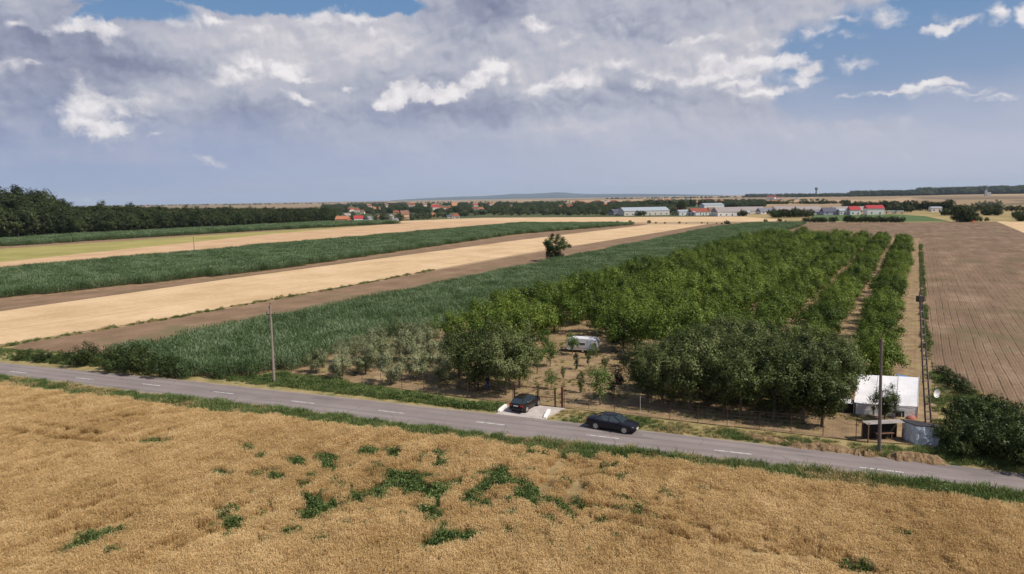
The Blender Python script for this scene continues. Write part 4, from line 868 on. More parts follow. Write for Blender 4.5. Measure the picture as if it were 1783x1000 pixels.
# lattice concrete pole
b = at(1617, 738); e = empty('lattice_pole', P3(b), 0, 'tall double concrete pole with rungs beside the silver sheeted bin', 'utility pole')
top = Vector((-1.25, .5, 12.6)); mb = MB()
for s_ in (-1, 1):
    mb = MB(); mb.tube([(s_*.27, 0, -.2), (top.x*.5+s_*.20, top.y*.5, 6.1), (top.x+s_*.11, top.y, 12.6)], [.10, .085, .06], 4); mb.obj('upright', M['poledark'], e)
mb = MB()
for i in range(17):
    f_ = (i+.6)/17; c_ = top*f_; w_ = .27-.16*f_; mb.box((c_.x, c_.y, c_.z), (2*w_, .10, .14))
mb.obj('rungs', M['polecon'], e)
mb = MB(); mb.box((top.x, top.y, 12.0), (.55, .5, .55)); mb.box((top.x, top.y-.2, 11.2), (.5, .12, .12)); mb.obj('head_bracket', M['steel'], e, bevel=.03)
# satellite dish on it
c_ = Vector((b.x, b.y, 0))+Vector((.28, -.35, 3.1)); mb = MB(); rings = []
e = empty('satellite_dish', c_, .25, 'white satellite dish fixed to the lattice pole', 'satellite dish')
vs = []; K_ = 20
for r_, d_ in ((.0, .12), (.13, .10), (.26, .05), (.38, -.0)): vs += [(r_*math.cos(2*math.pi*i/K_), -(.0)-(.12-d_)*1.0, r_*1.1*math.sin(2*math.pi*i/K_)) for i in range(K_)]
mb.add(vs, [(q_*K_+i, q_*K_+(i+1) % K_, (q_+1)*K_+(i+1) % K_, (q_+1)*K_+i) for q_ in range(3) for i in range(K_)]); mb.obj('reflector', M['wall_white'], e, smooth=True)
mb = MB(); mb.tube([(0, .0, -.38), (0, -.45, -.05)], .015, 5); mb.box((0, -.47, -.03), (.07, .12, .07)); mb.obj('feed_arm', M['steel'], e)
mb = MB(); mb.tube([(0, .02, 0), (-.25, .33, -.05)], .03, 6); mb.obj('mount', M['steel'], e)
# ---- white sheeted shed
def tarpmat(name, c, rough=.55):
    m, n = mat(name, rough, .4); oc = n('ShaderNodeTexCoord', out=3)
    k = n.noise(oc, .7, 5, .6); k2 = n.noise(n.v('MULTIPLY', oc, (.35, 1, 2.2)), 2.2, 5, .65)
    col(n, n.mix(n.mr(k, .35, .7), c, tuple(x*.82 for x in c))); bump(n, k2, .7, .12); return m
M['tarp'] = tarpmat('white_plastic_sheet', (.74, .72, .74)); M['silver'] = tarpmat('silver_blue_sheet', (.60, .64, .72), .32); M['blue'] = tarpmat('blue_tarp', (.03, .22, .55))
M['dark'] = simple('interior_shade', (.02, .016, .014), .9); M['board'] = simple('old_boards', (.16, .09, .06), .9, 0, .2, .3, 2)  # first one is near-black, indoor shade put into the colour
def gridsheet(fn, nu, nv, amp, seed):
    r = np.random.default_rng(seed); mb = MB(); V = []
    for i in range(nu+1):
        for j in range(nv+1):
            p_ = Vector(fn(i/nu, j/nv)); w_ = amp*(float(fbm(i*.9, j*.9, seed, .6))-.5)*2; V.append((p_.x, p_.y+w_*.7, p_.z+w_*.7))
    mb.add(V, [(i*(nv+1)+j, (i+1)*(nv+1)+j, (i+1)*(nv+1)+j+1, i*(nv+1)+j+1) for i in range(nu) for j in range(nv)]); return mb
a, b = at(1486, 723), at(1597, 729.5); sa_, sl2 = frame_of(a, b)
e = empty('sheeted_shed', P3(a, .05), sa_, 'white plastic sheeted shed at the end of the orchard', 'shed')
D_ = 4.6; H1, H2 = 1.15, 3.0
ul = Matrix.Rotation(-sa_, 3, 'Z') @ Vector((U.x, U.y, 0)); SH = lambda x, y, z: (x+y*ul.x, y*ul.y, z)
gridsheet(lambda u_, v_: (sl2*(.03+.97*u_) if v_ > 0 else sl2*(.03+.97*u_), 0, H1*(1-v_)+ (.0 if True else 0)), 16, 6, .05, 5).obj('front_sheet', M['tarp'], e, smooth=True)
gridsheet(lambda u_, v_: SH(sl2*u_, D_*v_, H1+.02+(H2-H1)*v_-.10*math.sin(math.pi*v_)*abs(math.sin(u_*math.pi*3))), 24, 12, .05, 6).obj('roof_sheet', M['tarp'], e, smooth=True)
mb = MB(); mb.add([SH(sl2-.02, .05, 0), SH(sl2-.02, D_, 0), SH(sl2-.02, D_, H2-.03), SH(sl2-.02, .05, H1-.03)], [(0, 1, 2, 3)]); mb.add([SH(.02, .05, 0), SH(.02, D_, 0), SH(.02, D_, H2-.03), SH(.02, .05, H1-.03)], [(0, 1, 2, 3)]); mb.obj('side_sheet', M['tarp'], e)
q_ = SH(sl2/2, D_, H2/2-.03); mb = MB(); mb.box(q_, (sl2-.1, .04, H2-.06)); mb.obj('back_wall', M['board'], e)
mb = MB()
for x in np.linspace(0, sl2, 4):
    mb.tube([(x, -.02, 0), (x, -.02, H1)], .03, 6); mb.tube([SH(x, -.01, H1+.05), SH(x, D_, H2+.05)], .022, 6)
mb.obj('frame', M['postwhite'], e)
mb = MB(); mb.box((sl2*.72, -.05, .33), (.85, .06, .62)); mb.obj('opening', M['dark'], e)  # near-black box on the sheet, painted shade for the opening
mb = MB(); mb.add([(-.95, .2, 1.0), (0, .2, 1.05), (0, 2.4, 1.5), (-.95, 2.4, 1.35)], [(0, 1, 2, 3)]); mb.add([(-.97, .2, 0), (-.97, .2, 1.0), (-.93, .25, 1.0), (-.93, .25, 0)], [(0, 1, 2, 3)]); mb.obj('awning', M['tarp'], e)
mb = MB(); mb.box((-.48, .6, .42), (.85, .5, .8)); mb.obj('awning_shade', M['dark'], e)  # solid near-black box added as the shade under the awning
c_ = at(1578, 652, 2.6); mb = gridsheet(lambda u_, v_: (-1.0+2.0*u_, -.7+1.4*v_, .0-.45*u_-.05), 8, 6, .06, 9)
e = empty('blue_tarpaulin', P3(c_, 0), .05, 'bright blue tarpaulin stretched behind the white shed', 'tarpaulin'); o = mb.obj('sheet', M['blue'], e, smooth=True); o.location.z = 2.6
mb = MB()
for x, y, z in ((-1, -.7, 2.5), (1, -.7, 2.1), (-1, .7, 2.5), (1, .7, 2.1)): mb.tube([(x, y, 0), (x, y, z)], .03, 6)
mb.obj('poles', M['rust'], e)
# silver sheeted bin
c0_, cL, cR = P3(at(1594, 775.5)), P3(at(1573, 767)), P3(at(1625, 778))
vL, vR = (cL-c0_), (cR-c0_); vR = vR.normalized()*1.75; bk = Vector((-vR.y, vR.x, 0)).normalized()
mb = MB(); hB = 1.72; e = empty('sheeted_bin', c0_, 0, 'box-like bin wrapped in crumpled silver sheet beside the dark hedge', 'bin')
bc = [Vector((0, 0, 0)), vR, vR+bk*.75, vL+bk*.55, vL]
def wallsheet(p_, q_, seed):
    nn = Vector((q_.y-p_.y, p_.x-q_.x, 0)).normalized(); V = []; r = np.random.default_rng(seed); nu, nv = 12, 10; m2 = MB()
    for i in range(nu+1):
        for j in range(nv+1):
            w_ = .34*(float(fbm(i*1.0, j*.6, seed, .8))-.5)*(0 if i in (0, nu) else 1); V.append(p_.lerp(q_, i/nu)+Vector((0, 0, hB*j/nv))+nn*w_)
    m2.add(V, [(i*(nv+1)+j, (i+1)*(nv+1)+j, (i+1)*(nv+1)+j+1, i*(nv+1)+j+1) for i in range(nu) for j in range(nv)]); m2.obj('side_sheet', M['silver'], e)
for i in range(5): wallsheet(bc[i], bc[(i+1) % 5], 70+i)
mb.add([tuple(p_+Vector((0, 0, hB+.01))) for p_ in bc]+[tuple(p_+Vector((0, 0, hB+.07))) for p_ in bc], [(0, 1, 2, 3, 4), (5, 6, 7, 8, 9)]+[(i, (i+1) % 5, (i+1) % 5+5, i+5) for i in range(5)]); mb.obj('lid', M['steel'], e)
# canopy lean-to
a, b = at(1511, 772), at(1571, 769); an, ln = frame_of(a, b)
e = empty('canopy', P3(a), an, 'low open canopy with pale sheet roof and darkened boards behind the bare pole', 'canopy'); mb = MB()
for x, y in ((0, 0), (ln, 0), (0, .9), (ln, .9)): m2 = MB(); m2.box((x, y, .85), (.09, .09, 1.7)); m2.obj('post', M['board'], e)
mb = MB(); k = 26
V = [(-.15+(ln+.3)*i/k, y, z+.03*(i % 2)) for y, z in ((-.05, 1.72), (.75, 1.80)) for i in range(k+1)]
mb.add(V, [(i, i+1, i+k+2, i+k+1) for i in range(k)]); mb.obj('roof_sheet', simple('faded_corrugated_sheet', (.34, .30, .27), .7, 0, .3, .45, 1.2), e)
mb = MB(); mb.box((ln/2, .86, .8), (ln-.1, .05, 1.5)); mb.obj('back_boards', M['dark'], e)  # boards coloured near-black to paint in the darkness under the canopy
mb = MB(); mb.box((ln*.55, .45, .72), (ln*.5, .55, .05)); [mb.box((ln*.55+x, .45+y, .35), (.06, .06, .69)) for x in (-.6, .6) for y in (-.2, .2)]; 
o = mb.obj('workbench', M['board'], None); o.location = P3(a); o.rotation_euler.z = an; tag(o, 'dark wooden workbench under the low canopy', 'bench')
# odds and ends between shed and canopy
c_ = at(1586.5, 731); mb = MB(); V = []; kk_ = 14
for j in range(6):
    for i in range(kk_):
        an_ = 2*math.pi*i/kk_; r_ = .50*math.cos(j/5*math.pi/2)+.02; V.append((r_*math.cos(an_)*(1+.08*math.sin(3*an_)), r_*.7*math.sin(an_), .40*math.sin(j/5*math.pi/2)))
mb.add(V, [(j*kk_+i, j*kk_+(i+1) % kk_, (j+1)*kk_+(i+1) % kk_, (j+1)*kk_+i) for j in range(5) for i in range(kk_)])
o = mb.obj('covered_heap', simple('faded_orange_cover', (.36, .12, .08), .7), None, smooth=True); o.location = P3(c_, .04); tag(o, 'small heap under a faded orange cover by the shed corner', 'covered heap')
c_ = at(1561, 729); e = empty('garden_table', P3(c_, .04), .1, 'low white table with black cover in front of the shed opening', 'table')
mb = MB(); mb.box((0, 0, .62), (.85, .55, .05)); mb.box((0, -.02, .68), (.6, .4, .08)); mb.obj('table_top', M['trim'], e, bevel=.01)
for x in (-.36, .36):
    for y in (-.22, .22): mb = MB(); mb.tube([(x, y, 0), (x*.95, y*.95, .6)], .03, 6); mb.obj('leg', M['wall_white'], e)
# ---- caravan in the orchard
a, b = at(986, 614.5), at(1041, 617.5); an, ln = frame_of(a, b)
e = empty('caravan', P3(a, .1), an, 'small white caravan standing half hidden among the orchard trees', 'caravan'); hc = 2.05
pr_ = [(0, .45), (.0, 1.5), (.25, 1.95), (.7, hc), (ln*.8, hc), (ln-.25, 1.9), (ln, 1.4), (ln-.02, .8), (ln-.25, .42), (.3, .36)]
MB().prism(pr_, 0, 1.85).obj('body', simple('caravan_white', (.72, .71, .74), .4), e, bevel=.05)
def win(x0, x1, z0, z1, nm='window'):
    w_ = MB().box(((x0+x1)/2, -.012, (z0+z1)/2), (x1-x0, .02, z1-z0)).obj(nm, M['glass'], e)
    MB().box(((x0+x1)/2, -.005, z1+.03), (x1-x0+.12, .03, .06)).box(((x0+x1)/2, -.005, z0-.03), (x1-x0+.12, .03, .06)).box((x0-.03, -.005, (z0+z1)/2), (.06, .03, z1-z0)).box((x1+.03, -.005, (z0+z1)/2), (.06, .03, z1-z0)).obj('window_frame', M['wall_white'], w_)
win(ln*.05, ln*.24, 1.0, 1.55); win(ln*.42, ln*.60, 1.1, 1.45); win(ln*.86, ln*.95, 1.05, 1.5)
MB().box((ln*.72, -.012, 1.15), (.68, .022, 1.4)).obj('door', simple('pale_blue_door', (.50, .56, .66), .5), e)
MB().box((ln*.5-.1, -.012, .72), (ln*.62, .018, .14)).obj('stripe', simple('beige_stripe', (.42, .33, .24), .6), e)
for y in (.12, 1.73):
    mb = MB(); mb.tube([(ln*.52, y-.1, .3), (ln*.52, y+.1, .3)], .3, 16); wo = mb.obj('wheel', M['tyre'], e)
    mb = MB(); mb.tube([(ln*.52, y-.125, .3), (ln*.52, y-.105, .3)], .17, 12); mb.obj('rim', M['rim'], wo)
MB().tube([(0, 1.0, .45), (-1.0, 1.0, .45)], .05, 6).tube([(-.9, 1.0, .45), (-.9, 1.0, 0)], .03, 6).obj('drawbar', M['steel'], e)
# ---- straw heaps along the road
def heap(px, wdt, hh, label, seed):
    pl = [at(x, y) for x, y in px]; o_ = P3(pl[0]); V = []; ns, nc_ = 40, 11
    cum = [0]; 
    for p_, q_ in zip(pl[:-1], pl[1:]): cum.append(cum[-1]+(q_-p_).length)
    for i in range(ns+1):
        s_ = cum[-1]*i/ns; c_ = Vector((np.interp(s_, cum, [p_.x for p_ in pl]), np.interp(s_, cum, [p_.y for p_ in pl]), 0))-o_
        en = math.sin(math.pi*min(1, max(0, i/ns)))**.5; 
        for j in range(nc_+1):
            v_ = j/nc_*2-1; lump = float(fbm(i*.55+seed*9, j*.5, seed, .55)); lump2 = float(fbm(i*1.9, j*1.9, seed+5, .8))
            z_ = (hh*en*(1-v_*v_)*(.35+1.2*lump)+.10*(lump2-.5))-.03; n_ = Vector((-rd.y, rd.x, 0))
            V.append(c_+n_*(v_*wdt*(.6+.7*lump)*.5)+Vector((0, 0, max(-.05, z_ if abs(v_) < 1 else -.05))))
    mb = MB(); mb.add(V, [(i*(nc_+1)+j, (i+1)*(nc_+1)+j, (i+1)*(nc_+1)+j+1, i*(nc_+1)+j+1) for i in range(ns) for j in range(nc_)])
    o = mb.obj('straw_heap', M['heap'], None); o.location = o_; tag(o, label, 'straw heap', 'straw heaps along the road'); return o
m, n = mat('dry_straw', .95, .1); P = pos(n); k = n.noise(n.v('MULTIPLY', P, (1, 1, 2)), 2.2, 8, .7); k2 = n.noise(P, 11.0, 5, .7)
f = n.m('ADD', n.m('MULTIPLY', k, .6), n.m('MULTIPLY', k2, .4)); col(n, n.ramp(f, [(.32, (.10, .06, .03)), (.5, (.25, .165, .09)), (.68, (.42, .30, .18))])); bump(n, f, 1.0, .25); M['heap'] = m
heap([(1288, 760), (1330, 766), (1385, 776)], 1.4, .45, 'low heap of dry straw, leftmost along the road', 1)
heap([(1375, 777), (1430, 783), (1490, 789)], 1.6, .55, 'rusty brown straw heap between fence and road', 2)
heap([(1478, 790), (1530, 796)], 1.5, .5, 'short straw heap at the foot of the bare pole', 3)
heap([(1540, 796), (1590, 801), (1650, 808)], 2.0, .65, 'largest ochre straw heap in front of the sheeted bin', 4)
# ---- two people under the cluster of fruit trees
M['skin'] = simple('skin', (.46, .27, .19), .6, 0, .4, .05); M['jeans'] = simple('blue_denim', (.03, .07, .26), .85, 0, .2, .15, 6); M['darkshirt'] = simple('dark_shirt', (.03, .03, .035), .9); M['pinkshirt'] = simple('pale_pink_shirt', (.62, .48, .47), .9); M['darktrousers'] = simple('dark_trousers', (.035, .03, .03), .9); M['hair'] = simple('brown_hair', (.035, .022, .015), .8)
def person(loc, rz, label, shirt, legs, arm=(.0, .0), h=1.75):
    s_ = h/1.75; J = []; E_ = []; Rr = []
    def j(p_, r_, par=None):
        J.append(tuple(Vector(p_)*s_)); Rr.append(r_*s_)
        if par is not None: E_.append((par, len(J)-1))
        return len(J)-1
    pel = j((0, 0, .95), .135); wa = j((0, 0, 1.12), .125, pel); ch = j((0, .01, 1.32), .15, wa); ne = j((0, .0, 1.48), .062, ch); h0 = j((0, -.01, 1.56), .075, ne); h1 = j((0, -.02, 1.64), .098, h0); j((0, -.01, 1.71), .070, h1)
    for q_, sx in enumerate((-1, 1)):
        hp = j((sx*.09, 0, .90), .095, pel); kn = j((sx*.12, -.02-.03*q_, .50), .058, hp); an_ = j((sx*.13, .01, .09), .042, kn); j((sx*.145, -.13, .035), .036, an_)
        sh = j((sx*.185, .01, 1.41), .062, ch); elb = j((sx*.25, .03, 1.13), .043, sh); wrz = .90+arm[q_]*.3; wr2 = j((sx*.26, -.08-arm[q_]*.2, wrz), .028, elb); pa = j((sx*.265, -.11-arm[q_]*.25, wrz-.07), .030, wr2)
        for f_i in range(4):
            k1_ = j((sx*(.262), -.085-arm[q_]*.25-.020*f_i, wrz-.12-.008*(f_i % 2)), .009, pa); j((sx*.252, -.083-arm[q_]*.25-.019*f_i, wrz-.155-.006*((f_i+1) % 3)), .008, k1_)
        t1 = j((sx*.245, -.145-arm[q_]*.25, wrz-.085), .010, pa); j((sx*.235, -.155-arm[q_]*.25, wrz-.115), .009, t1)
    me = bpy.data.meshes.new('person'); me.from_pydata(J, E_, []); tmp = bpy.data.objects.new('person_tmp', me); COL.objects.link(tmp)
    md = tmp.modifiers.new('skin', 'SKIN'); md.use_smooth_shade = True; sub = tmp.modifiers.new('sub', 'SUBSURF'); sub.levels = 1; sub.render_levels = 1
    for v_, r_ in zip(me.skin_vertices[0].data, Rr): v_.radius = (r_, r_)
    me.skin_vertices[0].data[0].use_root = True
    dg = bpy.context.evaluated_depsgraph_get(); ev = tmp.evaluated_get(dg); out = bpy.data.meshes.new_from_object(ev); bpy.data.objects.remove(tmp)
    out.name = 'person'; out.materials.clear()
    for m_ in (M['skin'], shirt, legs, M['trim']): out.materials.append(m_)
    for p_ in out.polygons:
        c = p_.center/s_; mi = 0
        if c.z < .07: mi = 3
        elif c.z < .98 and abs(c.x) < .225: mi = 2
        elif c.z < 1.47 and (abs(c.x) < .2 or c.z > 1.16): mi = 1
        p_.material_index = mi; p_.use_smooth = True
    o = bpy.data.objects.new('person', out); COL.objects.link(o); o.location = loc; o.rotation_euler.z = rz; tag(o, label, 'person')
    mb = MB(); V = []
    for jj in range(6):
        for i in range(12):
            a_ = 2*math.pi*i/12; ph = jj/5*math.pi*.55; r_ = math.sin(ph); y_ = .112*r_*math.sin(a_)+.008; z_ = .125*math.cos(ph)
            V.append((.102*r_*math.cos(a_)*s_, (max(y_, -.075) if z_ < .06 else y_)*s_, (1.655+z_)*s_))
    mb.add(V, [(jj*12+i, jj*12+(i+1) % 12, (jj+1)*12+(i+1) % 12, (jj+1)*12+i) for jj in range(5) for i in range(12)]); mb.obj('hair', M['hair'], o, smooth=True)
    fm = MB()
    for sx in (-1, 1): fm.tube([(sx*.033*s_, -.112*s_, 1.645*s_), (sx*.033*s_, -.118*s_, 1.645*s_)], .011*s_, 8)
    fm.obj('eyes', M['hair'], o); MB().box((0, -.122*s_, 1.612*s_), (.022*s_, .03*s_, .045*s_)).obj('nose', M['skin'], o); MB().box((0, -.108*s_, 1.565*s_), (.05*s_, .012*s_, .012*s_)).obj('mouth', M['redpost'], o)
    return o
p_ = at(849.5, 681); person(P3(p_, .12), -.4, 'person in dark top and blue jeans standing under the fruit trees', M['darkshirt'], M['jeans'], (.3, .0))
p_ = at(832, 682); person(P3(p_, .12), .9, 'person in pale pink top standing in the shade of the fruit trees', M['pinkshirt'], M['darktrousers'], (.6, .5), 1.68)
# ------------------------------------------------------------------ the village, barns, woods and far country
WL = [simple('pale_render', (.62, .58, .52), .9, 0, .2, .06, .5), simple('white_render', (.74, .73, .72), .9, 0, .2, .05, .5), simple('peach_render', (.60, .38, .25), .9, 0, .2, .06, .5), simple('grey_render', (.36, .35, .37), .9, 0, .2, .06, .5), simple('lilac_render', (.42, .40, .50), .9, 0, .2, .05, .5)]
RF = [simple('red_tiles', (.27, .085, .055), .8, 0, .2, .12, .4), simple('orange_tiles', (.42, .17, .09), .8, 0, .2, .10, .4), simple('bright_red_sheet', (.36, .045, .05), .6, 0, .3, .05, .4), simple('brown_tiles', (.22, .12, .085), .85, 0, .2, .15, .4),
      simple('grey_sheet', (.22, .21, .24), .6, .2, .3, .1, .4), simple('pale_metal_sheet', (.42, .46, .50), .45, .2, .4, .06, .3), simple('dark_slate_sheet', (.10, .10, .13), .6, .1, .3, .1, .4), simple('old_asbestos_sheet', (.30, .26, .25), .8, 0, .2, .12, .3)]
M['pane'] = simple('dark_pane', (.03, .035, .045), .2, 0, .6)
def house(x0, x1, yt, yb, wall, roof, label, dep=None, rot=0.0, ridge=.45, cat='house', name='house', group=None, nwin=3, chimney=True, hip=False, hmin=0):
    c = at((x0+x1)/2, yb); D = math.hypot(c.x, c.y); Wd = (x1-x0)/F*D; Hh = max(hmin, (yb-yt)/F*D*1.0); dp = dep or max(6, min(14, Wd*.7)); a_ = -math.atan2(c.x, c.y)+rot
    Hh = max(Hh, 3.2); hr = Hh*ridge; hw = Hh-hr
    e = empty(name, P3(c)+Vector((-math.sin(a_), math.cos(a_), 0))*dp*.5, a_, label, cat, group)
    MB().box((0, 0, hw/2-.1), (Wd, dp, hw+.2)).obj('wall', WL[wall], e)
    o_ = .35; mb = MB(); i_ = dp*.4 if hip else 0
    mb.add([(-Wd/2-o_, -dp/2-o_, hw-.05), (Wd/2+o_, -dp/2-o_, hw-.05), (Wd/2+o_, dp/2+o_, hw-.05), (-Wd/2-o_, dp/2+o_, hw-.05), (-Wd/2-(o_ if not hip else 0)+i_, 0, Hh), (Wd/2+(o_ if not hip else 0)-i_, 0, Hh)],
           [(0, 1, 5, 4), (2, 3, 4, 5), (0, 4, 3), (1, 2, 5), (0, 3, 2, 1)]); rf = mb.obj('roof', RF[roof], e)
    if chimney and D < 2500: MB().box((Wd*.22, dp*.12, Hh-.1), (.7, .7, 1.6)).obj('chimney', RF[3], rf)
    if nwin:
        for i in range(nwin):
            x = (i+.5)/nwin*Wd-Wd/2; zz_ = min(hw*.55, 1.7)
            wn = MB().box((x, -dp/2-.02, zz_), (min(1.3, Wd/nwin*.5), .06, min(1.4, hw*.45))).obj('window', M['pane'], e)
        MB().box((Wd/2*.02+Wd/nwin*.5*(.9 if nwin > 1 else 1.1)-.0 if nwin > 1 else Wd*.3, -dp/2-.03, min(1.05, hw*.4)), (1.0, .05, min(2.1, hw*.8))).obj('door', RF[3], e)
    return e
VH = 'village houses among the trees'
L5 = [  # x0, x1, ytop, ybase, wall, roof, label
 (584, 605, 377, 388.5, 2, 1, 'large house with glowing orange roof at the forest end'), (604, 613, 380, 388, 0, 2, 'small house with crimson roof right of the orange-roofed one'),
 (617, 632, 376, 387.5, 1, 2, 'white house with dark red roof and low white wing'), (641, 648, 377, 385, 1, 4, 'small white house with grey roof behind the white wing'),
 (677, 684, 373, 381, 0, 7, 'pale house with washed out roof at the village edge'), (683, 691, 380, 387, 1, 4, 'little white house standing at the edge of the tan field'),
 (699, 713, 367, 382, 2, 3, 'tall brown-roofed house standing among village trees'), (657, 664, 375, 383, 0, 1, 'small orange-roofed house in the village trees'),
 (607, 617, 362, 369, 0, 0, 'red-roofed house behind, above the orange-roofed one'), (617, 625, 363, 370, 0, 0, 'pink-walled small house beside the upper red roof'), (627, 634, 366, 373, 0, 3, 'brown-roofed house half hidden by trees'),
 (601, 611, 372, 379, 0, 7, 'pale-roofed house behind the large orange roof'), (649, 655, 361, 368, 2, 1, 'narrow orange-gabled house among dense trees'), (659, 665, 361, 366, 1, 0, 'white-gabled house beside the narrow orange one'),
 (685, 694, 367, 373, 2, 0, 'red-brown house in the middle of the village'), (710, 721, 354, 361, 0, 0, 'long far house with dull red roof'), (736, 744, 355, 360, 0, 3, 'far brown-roofed house near the pale plain'),
 (751, 765, 357, 366, 0, 2, 'house with the brightest red roof in the village'), (766, 777, 360, 365.5, 0, 0, 'low red roof beside the brightest one'), (776, 786, 360, 365, 2, 0, 'second low red roof right of the brightest one'),
 (749, 757, 371, 379, 2, 1, 'orange gable standing lower among the trees'), (779, 788, 374.5, 380, 0, 6, 'dark-roofed shed at the field edge'), (788, 800, 372, 381, 0, 0, 'reddish house at the field edge'),
 (787, 797, 354, 360, 2, 1, 'far orange-brown house above the trees'), (822, 832, 361, 367, 0, 0, 'red roof in the row right of centre'), (832, 842, 361.5, 366.5, 0, 1, 'orange roof in the row right of centre'), (842, 848, 364, 368, 1, 0, 'small white house at the end of the row'),
 (825, 832, 355, 360, 0, 2, 'far crimson roof above the row'), (852, 860, 354, 359, 0, 0, 'far dull red roof near the plain'), (972, 982, 358.5, 365, 0, 0, 'red-roofed house behind the white barns'), (985, 997, 357, 363.5, 1, 0, 'white house with red roof behind the barns'),
 (886, 894, 358, 363, 0, 3, 'brown roof among trees left of the barns'), (1051, 1057, 354, 360, 1, 1, 'small far house with orange roof'), (1211, 1218, 352, 358, 1, 0, 'red-roofed house between poplars and sheds'), (1244, 1250, 348, 354, 2, 1, 'far house with orange wall'),
 (1335, 1348, 341, 347.5, 1, 0, 'red building far out on the plain'), (1352, 1358, 343, 347.5, 1, 0, 'small pink house beside the far red building'), (1384, 1389, 344, 348, 1, 4, 'white far farmhouse on the plain'), (671, 677, 357, 362, 0, 3, 'brown far roof between tree crowns'), (640, 647, 357, 362, 0, 0, 'far reddish roof left of centre')]
for i, (x0, x1, yt, yb, w_, r_, lab) in enumerate(L5): house(x0, x1, yt, yb, w_, r_, lab, rot=[-.3, .25, .0, .5, -.15][i % 5], group=VH, nwin=3 if x1-x0 > 8 else 2, hip=i % 3 == 1)
house(630, 650, 384, 388.5, 1, 4, 'long low white wall-like shed in front of the red-roofed house', dep=4, cat='shed', name='shed', ridge=.2, chimney=False)
FB = 'farm buildings behind the tan field'
for x0, x1, yt, yb, w_, r_, lab, dp, rg in (
 (928, 947, 365, 371, 1, 5, 'long low white barn among trees left of centre', 9, .3), (955, 969, 363.5, 371, 1, 5, 'taller white barn beside the long low one', 10, .35), (988, 997, 366, 371, 1, 5, 'small pale barn right of the white ones', 8, .3),
 (1069, 1102, 364.5, 375, 3, 6, 'dark-roofed barn left of the great metal roof', 24, .45), (1087, 1166, 361.5, 375.5, 0, 5, 'great barn with shining pale metal roof', 28, .42), (1180, 1193, 362, 372, 0, 0, 'red-roofed house right of the great barn', 12, .45),
 (1183, 1206, 366, 375.5, 1, 5, 'white low building beside the red-roofed house', 12, .3), (1206, 1234, 363.5, 375.5, 1, 0, 'long building with brick-red roof and white wall', 20, .5), (1227, 1260, 354.5, 363, 1, 5, 'white stepped warehouse behind the sheds', 30, .3),
 (1236, 1256, 362, 372, 0, 3, 'brown-roofed shed right of the brick-red roof', 16, .5), (1251, 1289, 362, 377, 1, 7, 'long shed with brownish roof and bright white wall', 26, .5), (1262, 1284, 355, 360, 1, 4, 'far white shed behind the brownish roof', 20, .3),
 (1290, 1332, 361, 372, 0, 7, 'long grey-pink roofed stable, first of the row', 24, .6), (1300, 1306, 368, 375, 1, 5, 'small white hut in front of the stable row', 6, .3), (1326, 1353, 363, 373, 1, 4, 'stable with lilac-grey roof and white wall', 20, .55),
 (1353, 1392, 360, 369, 0, 7, 'long weathered stable in the middle of the row', 22, .6), (1392, 1428, 360, 369.5, 1, 7, 'long pale stable roof right of the dark trees', 20, .6), (1420, 1434, 367, 374, 1, 4, 'low white building beside the green pasture', 10, .35),
 (1436, 1456, 363, 374.5, 4, 6, 'lilac-walled house with dark pointed roof', 14, .55), (1455, 1482, 361, 371, 0, 7, 'weathered stable behind the white house pair', 20, .6), (1463, 1473, 365, 374.5, 1, 5, 'narrow white house in the stable row', 9, .3), (1482, 1497, 361, 374.5, 1, 2, 'white house with red roof beside the narrow one', 12, .42),
 (1497, 1512, 361, 371, 0, 7, 'last weathered stable of the row', 18, .6), (1513, 1537, 359.5, 374, 1, 2, 'white house with the brightest red roof at the row end', 14, .35), (1624, 1638, 361.5, 369, 1, 5, 'lone white house in front of the dark wood', 10, .2)):
    house(x0, x1, yt, yb, w_, r_, lab, rot=.30, dep=dp, ridge=rg, cat='barn' if x1-x0 > 20 else 'farm building', name='barn' if x1-x0 > 20 else 'farm_building', group=FB, chimney=False, nwin=max(2, int((x1-x0)/9)))
for i in range(34):
    x = 1002+i*10.4+RNG.uniform(-3, 3); y = RNG.uniform(351.5, 360.5)-(x > 1180)*1.5; w_ = RNG.uniform(5, 11); h_ = RNG.uniform(3.2, 5.2)
    house(x-w_/2, x+w_/2, y-h_, y, int(RNG.choice([0, 1, 0, 2, 3])), int(RNG.choice([0, 1, 3, 7, 4, 0])), 'small far house, %s from left in the scattered houses behind the barns' % ordi(i+1), group='scattered far houses', nwin=2, chimney=False, rot=RNG.uniform(-.5, .5))
# silo and vans
c = at(1208, 376); e = empty('silo', P3(c), 0, 'round grey silo between the white and the brick-red buildings', 'silo'); k_ = math.hypot(c.x, c.y)/F
MB().tube([(0, 0, 0), (0, 0, 6*k_)], 3.4*k_, 20).obj('drum', RF[4], e); MB().tube([(0, 0, 6*k_), (0, 0, 8*k_)], [3.6*k_, .3], 20).obj('roof', RF[5], e)
for x0, x1, y, lab in ((1544, 1557.5, 372, 'white lorry parked beside the bright red roof'), (1560, 1572, 372, 'white lorry parked nearest the green pasture end')):
    c = at((x0+x1)/2, y); k_ = math.hypot(c.x, c.y)/F; L = (x1-x0)*k_; e = empty('parked_lorry', P3(c), -math.atan2(c.x, c.y), lab, 'lorry', 'lorries on the farm yard')
    MB().box((L*.08, 0, 1.9), (L*.80, 2.4, 2.3)).obj('box_body', M['wall_white'], e, bevel=.05); MB().box((-L*.42, 0, 1.3), (L*.16, 2.3, 1.9)).obj('cab', WL[3], e, bevel=.15); MB().box((-L*.505, 0, 1.75), (.04, 2.0, .7)).obj('windscreen', M['pane'], e)
    for x in (-L*.4, L*.2, L*.35): MB().tube([(x, -1.2, .5), (x, 1.2, .5)], .5, 12).obj('wheel', M['tyre'], e)
